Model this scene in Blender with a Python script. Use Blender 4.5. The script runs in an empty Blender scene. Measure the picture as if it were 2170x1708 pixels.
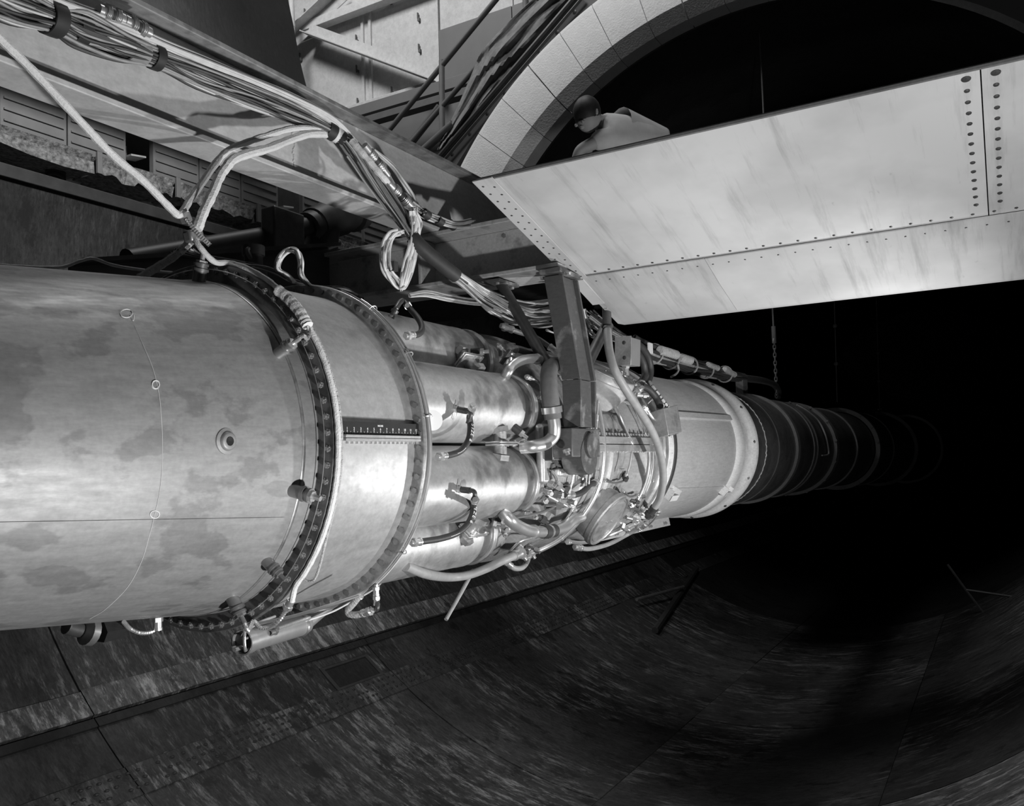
import bpy, bmesh, math, random
from mathutils import Vector, Matrix, Quaternion
random.seed(7)
PI = math.pi
SC = bpy.context.scene
COL = SC.collection

# ------------------------------------------------------------------ camera, light, exposure
F, YAW, PIT, ROL = 1808.83, 1.041986, 0.0419966, -0.0285474
PX, PY = -18.9926, 51.98285                      # lens rise of the view camera, in pixels of 2170 x 1708
CAM = Vector((-1.505096, -1.810393, -0.064693))
_cy, _sy = math.cos(YAW), math.sin(YAW)
FW = Vector((_sy * math.cos(PIT), _cy * math.cos(PIT), math.sin(PIT)))
_r = Vector((_cy, -_sy, 0)); _u = _r.cross(FW)
RT = math.cos(ROL) * _r + math.sin(ROL) * _u
UP = RT.cross(FW)
cd = bpy.data.cameras.new('camera'); cam = bpy.data.objects.new('camera', cd); COL.objects.link(cam)
cam.matrix_world = Matrix(((RT.x, UP.x, -FW.x, CAM.x), (RT.y, UP.y, -FW.y, CAM.y), (RT.z, UP.z, -FW.z, CAM.z), (0, 0, 0, 1)))
cd.sensor_fit = 'HORIZONTAL'; cd.sensor_width = 36; cd.lens = 36 * F / 2170
cd.shift_x = -PX / 2170; cd.shift_y = PY / 2170
cd.clip_start = 0.02; cd.clip_end = 120
SC.camera = cam
SC.view_settings.view_transform = 'Standard'; SC.view_settings.look = 'None'
SC.view_settings.gamma = 1; SC.view_settings.use_curve_mapping = False
SC.view_settings.exposure = 0.0
w = bpy.data.worlds.new('dark_hall'); SC.world = w; w.use_nodes = True
w.node_tree.nodes['Background'].inputs[0].default_value = (1, 1, 1, 1)
w.node_tree.nodes['Background'].inputs[1].default_value = 0.004

def spot(name, loc, aim, watt, size, blend, rad):
    l = bpy.data.lights.new(name, 'SPOT'); o = bpy.data.objects.new(name, l); COL.objects.link(o)
    o.location = loc; l.energy = watt; l.spot_size = size; l.spot_blend = blend; l.shadow_soft_size = rad
    o.rotation_euler = (Vector(aim) - Vector(loc)).to_track_quat('-Z', 'Y').to_euler()
    return o
def area(name, loc, aim, watt, sx, sy):
    l = bpy.data.lights.new(name, 'AREA'); o = bpy.data.objects.new(name, l); COL.objects.link(o)
    l.shape = 'RECTANGLE'; l.size = sx; l.size_y = sy; l.energy = watt; o.location = loc
    o.rotation_euler = (Vector(aim) - Vector(loc)).to_track_quat('-Z', 'Y').to_euler()
    return o
# the photographer's two flash reflectors, an added wall fill, and lamps of the hall above
spot('flash_lamp', (-0.35, -2.12, -0.98), (0.45, 0.0, 0.35), 165, 2.45, 0.6, 0.05)
spot('flash_lamp', (2.1, -2.3, -0.85), (2.3, 0.0, 0.10), 165, 2.05, 0.5, 0.05)
spot('hall_or_fill_lamp', (0.8, -0.6, 3.9), (1.3, 3.1, 2.45), 700, 0.85, 0.6, 0.3)  # added fill to brighten the far ledge and panels, no lamp known here
area('hall_or_fill_lamp', (3.0, 0.9, 7.5), (3.6, 1.2, 1.0), 120, 1.6, 1.6)
area('hall_or_fill_lamp', (4.0, 5.6, 10.0), (8.6, 6.0, 5.6), 330, 1.6, 1.6)

# ------------------------------------------------------------------ a photograph's pixel as a ray, met with a real surface
def ray(px, py):
    return (F * FW + (px - 1085 - PX) * RT - (py - 854 - PY) * UP).normalized()
def onx(px, py, v): d = ray(px, py); return CAM + d * ((v - CAM.x) / d.x)
def ony(px, py, v): d = ray(px, py); return CAM + d * ((v - CAM.y) / d.y)
def onz(px, py, v): d = ray(px, py); return CAM + d * ((v - CAM.z) / d.z)
def onc(px, py, R, zc=0.0, far=False):
    d = ray(px, py); oz = CAM.z - zc
    a = d.y ** 2 + d.z ** 2; b = CAM.y * d.y + oz * d.z; c = CAM.y ** 2 + oz ** 2 - R * R
    D = max(0, b * b - a * c)
    return CAM + d * ((-b + (math.sqrt(D) if far else -math.sqrt(D))) / a)
def pol(x, R, deg):
    a = math.radians(deg); return Vector((x, -R * math.cos(a), R * math.sin(a)))
def PC(R, *pts): return [onc(p[0], p[1], R + (p[2] if len(p) > 2 else 0)) for p in pts]
def PYs(v, *pts): return [ony(p[0], p[1], v + (p[2] if len(p) > 2 else 0)) for p in pts]

# ------------------------------------------------------------------ materials
MATS = {}
def nt(name):
    m = bpy.data.materials.new(name); m.use_nodes = True
    t = m.node_tree; return m, t, t.nodes['Principled BSDF']
def g(v): return (v, v, v, 1)
def noise(t, scale, detail=4, stretch=None, rough=0.6, loc=(0, 0, 0), rot=(0, 0, 0), world=False):
    tc = t.nodes.new('ShaderNodeTexCoord'); mp = t.nodes.new('ShaderNodeMapping'); n = t.nodes.new('ShaderNodeTexNoise')
    t.links.new(t.nodes.new('ShaderNodeNewGeometry').outputs['Position'] if world else tc.outputs['Object'], mp.inputs['Vector']); t.links.new(mp.outputs['Vector'], n.inputs['Vector'])
    mp.inputs['Location'].default_value = loc; mp.inputs['Rotation'].default_value = rot
    if stretch: mp.inputs['Scale'].default_value = stretch
    n.inputs['Scale'].default_value = scale; n.inputs['Detail'].default_value = detail; n.inputs['Roughness'].default_value = rough
    return n.outputs['Fac']
def ramp(t, f, stops):
    r = t.nodes.new('ShaderNodeValToRGB'); t.links.new(f, r.inputs['Fac'])
    el = r.color_ramp.elements
    while len(el) < len(stops): el.new(0.5)
    for e, (p, v) in zip(el, stops): e.position = p; e.color = g(v)
    return r.outputs['Color']
def mixc(t, a, b, fac, mode='MIX'):
    m = t.nodes.new('ShaderNodeMix'); m.data_type = 'RGBA'; m.blend_type = mode
    if hasattr(fac, 'links'): t.links.new(fac, m.inputs[0])
    else: m.inputs[0].default_value = fac
    for s, v in ((m.inputs[6], a), (m.inputs[7], b)):
        if hasattr(v, 'links'): t.links.new(v, s)
        else: s.default_value = g(v)
    return m.outputs[2]
def bump(t, b, f, strength, dist=0.01):
    n = t.nodes.new('ShaderNodeBump'); n.inputs['Strength'].default_value = strength; n.inputs['Distance'].default_value = dist
    t.links.new(f, n.inputs['Height']); t.links.new(n.outputs['Normal'], b.inputs['Normal'])
def plain(name, v, rough=0.5, metal=0.0, var=0.0, scale=30, bmp=0.0, bscale=None, stretch=None):
    m, t, b = nt(name)
    b.inputs['Roughness'].default_value = rough; b.inputs['Metallic'].default_value = metal
    f = noise(t, scale, 5, stretch)
    t.links.new(ramp(t, f, [(0.3, v * (1 - var)), (0.7, min(1, v * (1 + var)))]), b.inputs['Base Color'])
    if bmp: bump(t, b, noise(t, bscale or scale * 3, 3, stretch), bmp)
    MATS[name] = m; return m
def wornmetal(name, v, rough, metal, stain=0.55, sscale=4.0, smin=0.52, smax=0.60, streak=(1, 8, 8), stainscale=(1, 1, 1), loc=(0, 0, 0)):
    m, t, b = nt(name)
    b.inputs['Metallic'].default_value = metal
    base = ramp(t, noise(t, 14, 6, streak, 0.7), [(0.3, v * 0.86), (0.7, v * 1.12)])
    fine = ramp(t, noise(t, 90, 2), [(0.3, 0.93), (0.7, 1.05)])
    base = mixc(t, base, fine, 1.0, 'MULTIPLY')
    st = ramp(t, noise(t, sscale, 5, stainscale, 0.55, loc), [(smin, 0.0), (smax, 1.0)])
    mix = mixc(t, base, mixc(t, base, stain, 1.0, 'MULTIPLY'), st)
    t.links.new(mix, b.inputs['Base Color'])
    rr = ramp(t, noise(t, 9, 4, streak), [(0.3, rough * 0.85), (0.7, min(1, rough * 1.15))])
    t.links.new(rr, b.inputs['Roughness'])
    MATS[name] = m; return m
M_TAIL = wornmetal('satin_exhaust_metal', 0.38, 0.56, 0.48, 0.76, 5.0, 0.54, 0.575, (1, 5, 5), (1, 1.6, 1.6), (3.1, 0.4, 1.7))
M_TURB = wornmetal('satin_turbine_metal', 0.54, 0.50, 0.55, 0.85, 4.5, 0.60, 0.66, (2, 3, 3))
M_CAN = wornmetal('stained_burner_metal', 0.54, 0.43, 0.62, 0.50, 6.0, 0.52, 0.66, (2, 3, 3), (1.2, 1, 1))
M_CASE = wornmetal('cast_casing_metal', 0.54, 0.42, 0.58, 0.62, 9.0, 0.52, 0.66)
M_FLANGE = wornmetal('flange_steel', 0.42, 0.42, 0.6, 0.6, 12, 0.5, 0.6)
M_DARKFL = wornmetal('sooty_flange_steel', 0.20, 0.45, 0.5, 0.5, 14, 0.5, 0.6)
M_BOLT = plain('bolt_steel', 0.34, 0.35, 0.7, 0.15)
M_BRIGHT = plain('bright_fitting', 0.75, 0.28, 0.75, 0.1)
M_ALU = plain('aluminium_tube', 0.66, 0.32, 0.7, 0.08)
M_DKMETAL = plain('dark_fitting', 0.10, 0.4, 0.5, 0.2)
M_BLACK = plain('black_paint', 0.02, 0.5, 0, 0.2)
M_RUBBER = plain('black_rubber', 0.045, 0.55, 0, 0.15, 40)
M_GRUB = plain('grey_rubber', 0.16, 0.55, 0, 0.15, 40)
M_HOSE = plain('pale_rubber_hose', 0.34, 0.5, 0, 0.12, 30)
M_WHITE = plain('white_paint', 0.80, 0.5, 0, 0.04)
M_CARD = plain('white_card', 0.95, 0.7, 0, 0.02)
M_CLOTH = plain('asbestos_cloth', 0.82, 0.9, 0, 0.06, 60, 0.35, 220)
M_SHEATH = plain('woven_sheath', 0.55, 0.85, 0, 0.2, 60, 0.8, 150)
M_WIREW = plain('white_insulation', 0.72, 0.6, 0, 0.1)
M_WIREG = plain('grey_insulation', 0.36, 0.5, 0, 0.2)
M_WIREK = plain('dark_insulation', 0.05, 0.5, 0, 0.2)
M_TAPE = plain('friction_tape', 0.035, 0.6, 0, 0.2)
M_RUSTY = wornmetal('rusty_hanger_steel', 0.11, 0.5, 0.25, 2.6, 10, 0.56, 0.66, (2, 2, 8))
M_COWL = wornmetal('pale_grey_cowl_paint', 0.50, 0.42, 0.1, 0.92, 5, 0.55, 0.65)
M_COWLW = wornmetal('white_cowl_paint', 0.74, 0.5, 0.0, 0.85, 9, 0.55, 0.65)
M_DUCT = wornmetal('dark_duct_paint', 0.085, 0.5, 0.1, 0.75, 6, 0.5, 0.6, (1, 3, 3))
M_DUCTR = wornmetal('worn_duct_rim', 0.17, 0.5, 0.1, 0.8, 6, 0.5, 0.6)
M_BEAM = wornmetal('light_grey_beam_paint', 0.60, 0.5, 0.0, 0.9, 6, 0.55, 0.68, (1, 1, 3))
M_RAIL = wornmetal('scuffed_top_rail', 0.34, 0.6, 0.1, 0.6, 18, 0.45, 0.62)
M_SPAR = wornmetal('stained_spar_paint', 0.44, 0.5, 0.0, 0.6, 12, 0.56, 0.66)
M_DARKST = plain('dark_painted_steel', 0.045, 0.5, 0.1, 0.25, 12)
M_CONC = plain('broken_concrete', 0.22, 0.95, 0, 0.75, 34, 1.0, 40)
M_LOUVRE = plain('mid_grey_panel', 0.20, 0.6, 0, 0.1, 8)
M_WALL = wornmetal('hall_wall_paint', 0.62, 0.6, 0, 0.92, 1.3, 0.5, 0.7, (1, 1, 1))
M_DADO = plain('grey_dado_paint', 0.17, 0.6, 0, 0.06, 4)
M_MIDST = plain('grey_girder_paint', 0.13, 0.55, 0, 0.1, 6)
M_ARCH = plain('whitewashed_block', 0.80, 0.75, 0, 0.06, 9, 0.5, 60)
M_TARP = plain('creased_canvas', 0.22, 0.9, 0, 0.35, 7, 0.6, 20)
M_SHIRT = plain('white_shirt_cloth', 0.62, 0.9, 0, 0.1, 8)
M_TROUS = plain('dark_trouser_cloth', 0.06, 0.9, 0, 0.1, 8)
M_SKIN = plain('skin', 0.36, 0.6, 0, 0.06, 12)
M_HAIR = plain('dark_hair', 0.02, 0.6, 0, 0.3, 40)
M_CHALK = plain('chalk', 0.75, 0.95, 0, 0.1)

def mat_wing(name, loc=(0, 0, 0), v=0.56):
    m, t, b = nt(name)
    b.inputs['Roughness'].default_value = 0.5
    base = ramp(t, noise(t, 2.2, 5, None, 0.55, loc), [(0.42, v * 1.03), (0.52, v * 0.92), (0.62, v * 0.82)])
    runs = ramp(t, noise(t, 3.6, 7, (0.25, 4.5, 1.0), 0.7, loc, (0, 0, 0.05)), [(0.53, 0.0), (0.75, 0.8)])
    base = mixc(t, base, mixc(t, base, 0.52, 1.0, 'MULTIPLY'), runs)
    spots = ramp(t, noise(t, 15, 3, (1, 2, 1), 0.5, loc), [(0.72, 0.0), (0.78, 0.5)])
    base = mixc(t, base, mixc(t, base, 0.6, 1.0, 'MULTIPLY'), spots)
    t.links.new(base, b.inputs['Base Color']); MATS[name] = m; return m
M_WING = mat_wing('weathered_wing_paint')
M_WINGL = mat_wing('weathered_wing_underside', (2.3, 1.1, 0), 0.52)
M_EDGE = mat_wing('wing_edge_strip', (5, 2, 1), 0.54)

def mat_tunnel(name, base_v, hi, loc, wear, patchy=True):
    m, t, b = nt(name)
    b.inputs['Roughness'].default_value = 0.6
    N = lambda sc, de, st, ro, dl=(0, 0, 0): noise(t, sc, de, st, ro, tuple(loc[i] * .1 + dl[i] for i in range(3)), (0, 0, 0), True)
    base = ramp(t, N(1.6, 8, (1, 1, 1), 0.7), [(0.3, base_v * 0.5), (0.7, base_v * 1.7)])
    # paint scraped off in short strokes running round the tunnel, thicker in patches
    patch_ = ramp(t, N(1.1, 4, (1, 1, 1), 0.6, (3, 1, 0)), [(0.44, 0.06), (0.60, 1.0)])
    sc = ramp(t, N(7.0, 9, (2.6, 0.55, 0.55), 0.80), [(0.50, 0.0), (0.60, wear)])
    if patchy: sc = mixc(t, sc, patch_, 1.0, 'MULTIPLY')
    base = mixc(t, base, hi, sc)
    fine = ramp(t, N(30, 6, (2.2, 0.6, 0.6), 0.8), [(0.32, 0.35), (0.68, 1.6)])
    base = mixc(t, base, fine, 1.0, 'MULTIPLY')
    blot = ramp(t, N(4.0, 8, (1.4, 0.8, 0.8), 0.75, (1, 7, 2)), [(0.55, 0.0), (0.60, 0.85)])
    base = mixc(t, base, base_v * 0.35, blot)
    t.links.new(base, b.inputs['Base Color'])
    bump(t, b, N(30, 4, (2, 0.6, 0.6), 0.6), 0.15, 0.004)
    MATS[name] = m; return m
M_TUN = [mat_tunnel('scraped_tunnel_plate_%s' % n, v, h, l, wr) for n, v, h, l, wr in
         (('a', 0.032, 0.22, (0, 0, 0), 0.85), ('b', 0.026, 0.19, (7, 3, 1), 0.75), ('c', 0.036, 0.24, (2, 9, 5), 0.85))]
M_TUNU = mat_tunnel('dull_upper_tunnel_plate', 0.026, 0.085, (5, 2, 8), 0.55)
M_TUNW = mat_tunnel('bare_worn_tunnel_plate', 0.09, 0.36, (1, 5, 2), 0.95, False)
M_LAP = mat_tunnel('worn_lap_plate', 0.032, 0.24, (8, 1, 3), 0.85, True)
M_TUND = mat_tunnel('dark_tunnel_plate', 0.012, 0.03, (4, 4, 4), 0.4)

# ------------------------------------------------------------------ mesh helpers
WLOC = {}
def W(o): return WLOC.get(o.name, Vector((0, 0, 0)))
def catmull(p, n=6):
    p = [Vector(q) for q in p]
    if len(p) < 3: return [p[0].lerp(p[-1], i / n) for i in range(n + 1)]
    q = [2 * p[0] - p[1]] + p + [2 * p[-1] - p[-2]]; out = []
    for i in range(1, len(q) - 2):
        a, b, c, d = q[i - 1:i + 3]
        for k in range(n):
            s = k / n
            out.append(0.5 * ((2 * b) + (c - a) * s + (2 * a - 5 * b + 4 * c - d) * s * s + (3 * b - a - 3 * c + d) * s ** 3))
    out.append(p[-1]); return out
def perp(d):
    d = d.normalized(); a = Vector((0, 0, 1)) if abs(d.z) < 0.9 else Vector((1, 0, 0))
    u = d.cross(a).normalized(); return u, d.cross(u).normalized()
class MB:
    def __init__(s): s.v = []; s.f = []; s.sm = []
    def add(s, v, f, sm=False):
        o = len(s.v); s.v += [Vector(q) for q in v]; s.f += [tuple(i + o for i in q) for q in f]; s.sm += [sm] * len(f); return s
    def tube(s, pts, r, n=8, cap=True):
        k = len(pts); rs = r if isinstance(r, (list, tuple)) else [r] * k
        if len(rs) != k: rs = [rs[min(len(rs) - 1, int(i * len(rs) / k))] for i in range(k)]
        V = []; u = None
        for i in range(k):
            d = (pts[min(i + 1, k - 1)] - pts[max(i - 1, 0)])
            d = d.normalized() if d.length > 1e-9 else Vector((1, 0, 0))
            if u is None: u, _ = perp(d)
            u = (u - d * u.dot(d)); u = u.normalized() if u.length > 1e-6 else perp(d)[0]
            w2 = d.cross(u)
            V += [pts[i] + rs[i] * (math.cos(2 * PI * j / n) * u + math.sin(2 * PI * j / n) * w2) for j in range(n)]
        Fc = [(i * n + j, i * n + (j + 1) % n, (i + 1) * n + (j + 1) % n, (i + 1) * n + j) for i in range(k - 1) for j in range(n)]
        s.add(V, Fc, True)
        if cap: s.f += [tuple(len(s.v) - k * n + j for j in range(n))[::-1], tuple(len(s.v) - n + j for j in range(n))]; s.sm += [False, False]
        return s
    def cyl(s, a, b, r, n=12, r2=None): return s.tube([Vector(a), Vector(b)], [r, r if r2 is None else r2], n)
    def lathe(s, o, d, prof, n=48, a0=0, a1=360, sm=True, close=False):
        o = Vector(o); d = Vector(d).normalized(); u, w2 = perp(d)
        if abs(d.x) > 0.99: u, w2 = Vector((0, -1, 0)), Vector((0, 0, 1))
        full = abs(a1 - a0) >= 360; m = n if full else n + 1
        V = []
        for t, r in prof:
            for j in range(m):
                a = math.radians(a0 + (a1 - a0) * j / n); V.append(o + d * t + r * (math.cos(a) * u + math.sin(a) * w2))
        Fc = []
        K = len(prof)
        for i in range(K if close else K - 1):
            i2 = (i + 1) % K
            for j in range(n):
                j2 = (j + 1) % m; Fc.append((i * m + j, i * m + j2, i2 * m + j2, i2 * m + j))
        s.add(V, Fc, sm)
        return s
    def box(s, c, sz, ax=None):
        c = Vector(c); ax = [Vector(a).normalized() for a in (ax or ((1, 0, 0), (0, 1, 0), (0, 0, 1)))]
        V = [c + ax[0] * sz[0] / 2 * i + ax[1] * sz[1] / 2 * j + ax[2] * sz[2] / 2 * k for i in (-1, 1) for j in (-1, 1) for k in (-1, 1)]
        return s.add(V, [(0, 1, 3, 2), (4, 6, 7, 5), (0, 4, 5, 1), (2, 3, 7, 6), (0, 2, 6, 4), (1, 5, 7, 3)])
    def prism(s, poly, ext):
        n = len(poly); P = [Vector(p) for p in poly]; e = Vector(ext)
        return s.add(P + [p + e for p in P], [tuple(range(n))[::-1], tuple(range(n, 2 * n))] + [(i, (i + 1) % n, n + (i + 1) % n, n + i) for i in range(n)])
    def ball(s, c, r, n=10, sc=(1, 1, 1)):
        c = Vector(c); V = []; K = max(4, n // 2)
        for i in range(K + 1):
            a = PI * i / K
            for j in range(n):
                b = 2 * PI * j / n; V.append(c + Vector((sc[0] * r * math.sin(a) * math.cos(b), sc[1] * r * math.sin(a) * math.sin(b), sc[2] * r * math.cos(a))))
        return s.add(V, [(i * n + j, (i + 1) * n + j, (i + 1) * n + (j + 1) % n, i * n + (j + 1) % n) for i in range(K) for j in range(n)], True)
    def torus(s, c, d, R, r, n=24, m=8):
        u, w2 = perp(Vector(d)); c = Vector(c)
        return s.tube([c + R * (math.cos(2 * PI * i / n) * u + math.sin(2 * PI * i / n) * w2) for i in range(n + 1)], r, m, False)
    def build(s, name, mat, parent=None, bevel=0):
        me = bpy.data.meshes.new(name)
        lo = Vector([min(v[i] for v in s.v) for i in range(3)]); hi = Vector([max(v[i] for v in s.v) for i in range(3)])
        c = (lo + hi) / 2
        me.from_pydata([v - c for v in s.v], [], s.f); me.polygons.foreach_set('use_smooth', s.sm)
        bm = bmesh.new(); bm.from_mesh(me); bmesh.ops.recalc_face_normals(bm, faces=bm.faces)
        bm.to_mesh(me); bm.free()
        me.set_sharp_from_angle(angle=math.radians(38)); me.materials.append(mat)
        o = bpy.data.objects.new(name, me); COL.objects.link(o)
        if bevel:
            b = o.modifiers.new('bevel', 'BEVEL'); b.width = bevel; b.segments = 2; b.limit_method = 'ANGLE'
        place(o, c, parent); return o
def place(o, c, parent=None):
    c = Vector(c)
    if parent is not None: o.parent = parent; o.location = c - W(parent)
    else: o.location = c
    WLOC[o.name] = c
def inst(src, name, parent, c, d=None, roll=0.0):
    """a copy of a small piece that shares its mesh, its local z turned to d"""
    o = src.copy(); o.name = name; COL.objects.link(o); o.parent = None
    for k in list(o.keys()): del o[k]
    q = Vector((0, 0, 1)).rotation_difference(Vector(d).normalized()) if d is not None else Quaternion()
    o.rotation_mode = 'QUATERNION'; o.rotation_quaternion = q @ Quaternion((0, 0, 1), roll)
    place(o, c, parent); return o
def tag(o, label, cat, group=None, kind=None):
    o['label'] = label; o['category'] = cat
    if group: o['group'] = group
    if kind: o['kind'] = kind
    return o
def thing(name, label, cat, loc, group=None):
    o = bpy.data.objects.new(name, None); COL.objects.link(o); o.empty_display_size = 0.05
    place(o, loc); return tag(o, label, cat, group)
def struct(o): o['kind'] = 'structure'; return o
# small pieces made once and copied; the first copies are moved into place and the moulds removed at the end
MOULD = []
def mould(mb, name, mat):
    o = mb.build(name, mat); MOULD.append(o); return o
def hexpoly(r, z): return [(r * math.cos(PI * i / 3), r * math.sin(PI * i / 3), z) for i in range(6)]
def hexbolt_mb(r, h, washer=True):
    m = MB()
    if washer: m.cyl((0, 0, 0), (0, 0, h * .25), r * 1.15, 12)
    m.prism(hexpoly(r, h * .2), (0, 0, h * .8)); return m
B_HEX = mould(hexbolt_mb(0.0085, 0.008), 'hex_bolt', M_BOLT)
m_ = hexbolt_mb(0.0085, 0.010); m_.cyl((0, 0, 0.010), (0, 0, 0.017), 0.0045, 8)
for i_ in range(6): m_.box((0.006 * math.cos(PI * i_ / 3 + .5), 0.006 * math.sin(PI * i_ / 3 + .5), 0.012), (0.004, 0.003, 0.004))
B_NUT = mould(m_, 'castle_nut', M_FLANGE)
B_SMALL = mould(hexbolt_mb(0.006, 0.007), 'bolt', M_BRIGHT)
B_STUD = mould(MB().cyl((0, 0, 0), (0, 0, 0.006), 0.0075, 10).cyl((0, 0, .006), (0, 0, .012), .0045, 8), 'stud', M_BRIGHT)
B_DUCT = mould(MB().cyl((0, 0, 0), (0, 0, 0.006), 0.0075, 10).cyl((0, 0, .006), (0, 0, .012), .0045, 8), 'stud', M_DUCTR)
B_HOLE = mould(MB().cyl((0, 0, 0), (0, 0, 0.003), 0.0115, 12).cyl((0, 0, .003), (0, 0, .008), .006, 6), 'flange_bolt', M_DKMETAL)
m_ = MB(); m_.lathe((0, 0, 0), (0, 0, 1), [(0, 0.011), (0.002, 0.010), (0.0035, 0.006), (0.004, 0.0)], 12); m_.box((0, 0, .0040), (.014, .002, .001))
B_RIVET = mould(m_, 'screw', M_DKMETAL)
# ------------------------------------------------------------------ the tunnel shell: curved steel plates round an axis 1 m above the engine's
ZC = 1.0; RTUN = 3.05
def tun(x, R, deg):
    a = math.radians(deg); return Vector((x, R * math.cos(a), ZC + R * math.sin(a)))
def shell(mb, x0, x1, R0, R1, a0, a1, n):
    V = []
    for x in (x0, x1):
        for R in (R0, R1):
            V += [tun(x, R, a0 + (a1 - a0) * i / n) for i in range(n + 1)]
    m = n + 1; Fc = []
    for i in range(n):
        Fc += [(i, i + 1, 2 * m + i + 1, 2 * m + i), (m + i, 3 * m + i, 3 * m + i + 1, m + i + 1),
               (i, m + i, m + i + 1, i + 1), (2 * m + i, 2 * m + i + 1, 3 * m + i + 1, 3 * m + i)]
    Fc += [(0, 2 * m, 3 * m, m), (n, m + n, 3 * m + n, 2 * m + n)]
    return mb.add(V, Fc, False)
mb = MB(); shell(mb, -5, 26, 3.085, 3.12, 12.7, -192.7, 72)
floor = struct(mb.build('floor', M_TUND))
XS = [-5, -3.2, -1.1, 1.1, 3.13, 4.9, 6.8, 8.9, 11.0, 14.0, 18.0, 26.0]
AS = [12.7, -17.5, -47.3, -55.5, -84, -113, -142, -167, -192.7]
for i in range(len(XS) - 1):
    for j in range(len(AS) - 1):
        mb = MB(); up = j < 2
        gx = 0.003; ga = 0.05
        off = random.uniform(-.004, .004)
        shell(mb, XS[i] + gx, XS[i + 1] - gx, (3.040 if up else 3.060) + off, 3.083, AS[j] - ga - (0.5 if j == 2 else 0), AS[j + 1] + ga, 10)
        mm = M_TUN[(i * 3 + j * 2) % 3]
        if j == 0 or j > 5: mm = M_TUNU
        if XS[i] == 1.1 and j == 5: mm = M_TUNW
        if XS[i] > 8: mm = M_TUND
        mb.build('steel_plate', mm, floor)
# worn bright foot of the upper plates, the dark joint strip below it and the riveted lap further down
for i in range(len(XS) - 2):
    mb = MB(); shell(mb, XS[i] + .003, XS[i + 1] - .003, 3.0335, 3.0405, -44.6 + random.uniform(-.3, .3), -47.25, 5); mb.build('worn_strip', M_TUNW, floor)
    mb = MB(); shell(mb, XS[i] + .003, XS[i + 1] - .003, 3.046, 3.062, -47.5, -48.4, 2); mb.build('joint_strip', M_TUND, floor)
    mb = MB(); shell(mb, XS[i] + .003, XS[i + 1] - .003, 3.0535, 3.061, -53.2, -56.4, 4); mb.build('lap_strip', M_LAP, floor)
lap = MB(); rr = random.Random(3)
for k in range(150):
    x = -0.5 + k * 0.05
    for a in (-53.9, -54.8, -55.6):
        if rr.random() < .75:
            p = tun(x + rr.uniform(-.01, .01), 3.0535, a); lap.ball(p, 0.015, 6, (1, .5, .5))
o = lap.build('lap_rivets', M_BLACK, floor); o['kind'] = 'stuff'
# square flush hatch with its frame
hx0, hx1, ha0, ha1 = 2.62, 3.02, -50.0, -53.0
mb = MB()
for (a, b, c_, d_) in ((hx0 - .03, hx1 + .03, ha0 + .3, ha0), (hx0 - .03, hx1 + .03, ha1, ha1 - .3), (hx0 - .03, hx0, ha0, ha1), (hx1, hx1 + .03, ha0, ha1)):
    shell(mb, a, b, 3.050, 3.062, c_, d_, 2)
mb.build('hatch_frame', M_DARKST, floor)
mb = MB(); shell(mb, hx0, hx1, 3.057, 3.062, ha0, ha1, 2); mb.build('hatch', M_TUND, floor)
for q in ((355, 1598), (555, 1563), (667, 1563), (627, 1500), (690, 1489), (1215, 1500)):
    p = onc(q[0], q[1], 3.055, ZC, True); o = inst(B_RIVET, 'countersunk_screw', floor, p, Vector((0, -p.y, ZC - p.z)), .5)
    o.scale = (2.0, 2.0, 1.0)
# closed tunnel beyond the opening
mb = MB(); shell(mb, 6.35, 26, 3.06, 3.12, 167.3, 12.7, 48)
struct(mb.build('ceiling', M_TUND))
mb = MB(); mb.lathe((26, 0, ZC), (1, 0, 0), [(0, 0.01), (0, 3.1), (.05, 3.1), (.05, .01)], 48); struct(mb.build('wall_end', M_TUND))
# rim angle on top of the far side of the lower shell
mb = MB()
mb.box((0.6, 3.02, 1.685), (11, .14, .03)); mb.box((0.6, 2.957, 1.66), (11, .02, .075))
o = struct(mb.build('trim_1', M_DARKST, None, .004))

# ------------------------------------------------------------------ hall beyond the far rim: recess, broken concrete ledge, ribbed panels
wl = MB(); wl.box((1.5, 3.62, 2.3), (15, .05, 2.2)); wl.box((1.5, 3.35, 1.66), (15, .6, .03))
wall_left = struct(wl.build('wall_left', M_DARKST))
YL = 3.14
def ledge_z(px, py): return ony(px, py, YL).z
zt, zb = ledge_z(0, 262), ledge_z(0, 302)
xs = [-1.0] + [ony(q[0], q[1], YL).x for q in ((203, 335), (370, 392), (541, 445), (700, 498))] + [5.6, 6.2]
for i in range(len(xs) - 1):
    x0, x1 = xs[i] + .018, xs[i + 1] - .018; n = 14; rr = random.Random(i)
    mb = MB(); V = []
    for k in range(n + 1):
        x = x0 + (x1 - x0) * k / n; d = rr.uniform(-.02, .02); e = rr.uniform(-.03, .01)
        V += [(x, YL + .3, zt), (x, YL + d * .4, zt), (x, YL + .02 + d, (zt + zb) / 2 + .01), (x, YL - .012 + d * .4, (zt + zb) / 2), (x, YL + rr.uniform(-.03, .02), zb + e), (x, YL + .3, zb)]
    Fc = [(k * 6 + j, k * 6 + (j + 1) % 6, k * 6 + 6 + (j + 1) % 6, k * 6 + 6 + j) for k in range(n) for j in range(6)] + [tuple(range(6)), tuple(n * 6 + j for j in range(6))]
    mb.add(V, Fc); mb.build('ledge_block', M_CONC, wall_left)
    if 0 < i < 6:
        mb = MB(); mb.box((xs[i], YL - .035, (zt + zb) / 2 - .005), (.035, .02, zt - zb + .03)); mb.build('ledge_strap', M_LOUVRE, wall_left, .002)
YP = 3.2
gaps = [(ony(270, 320, YP).x, ony(325, 330, YP).x), (ony(592, 430, YP).x, ony(642, 430, YP).x)]
spans = []; x = -0.4
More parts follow.
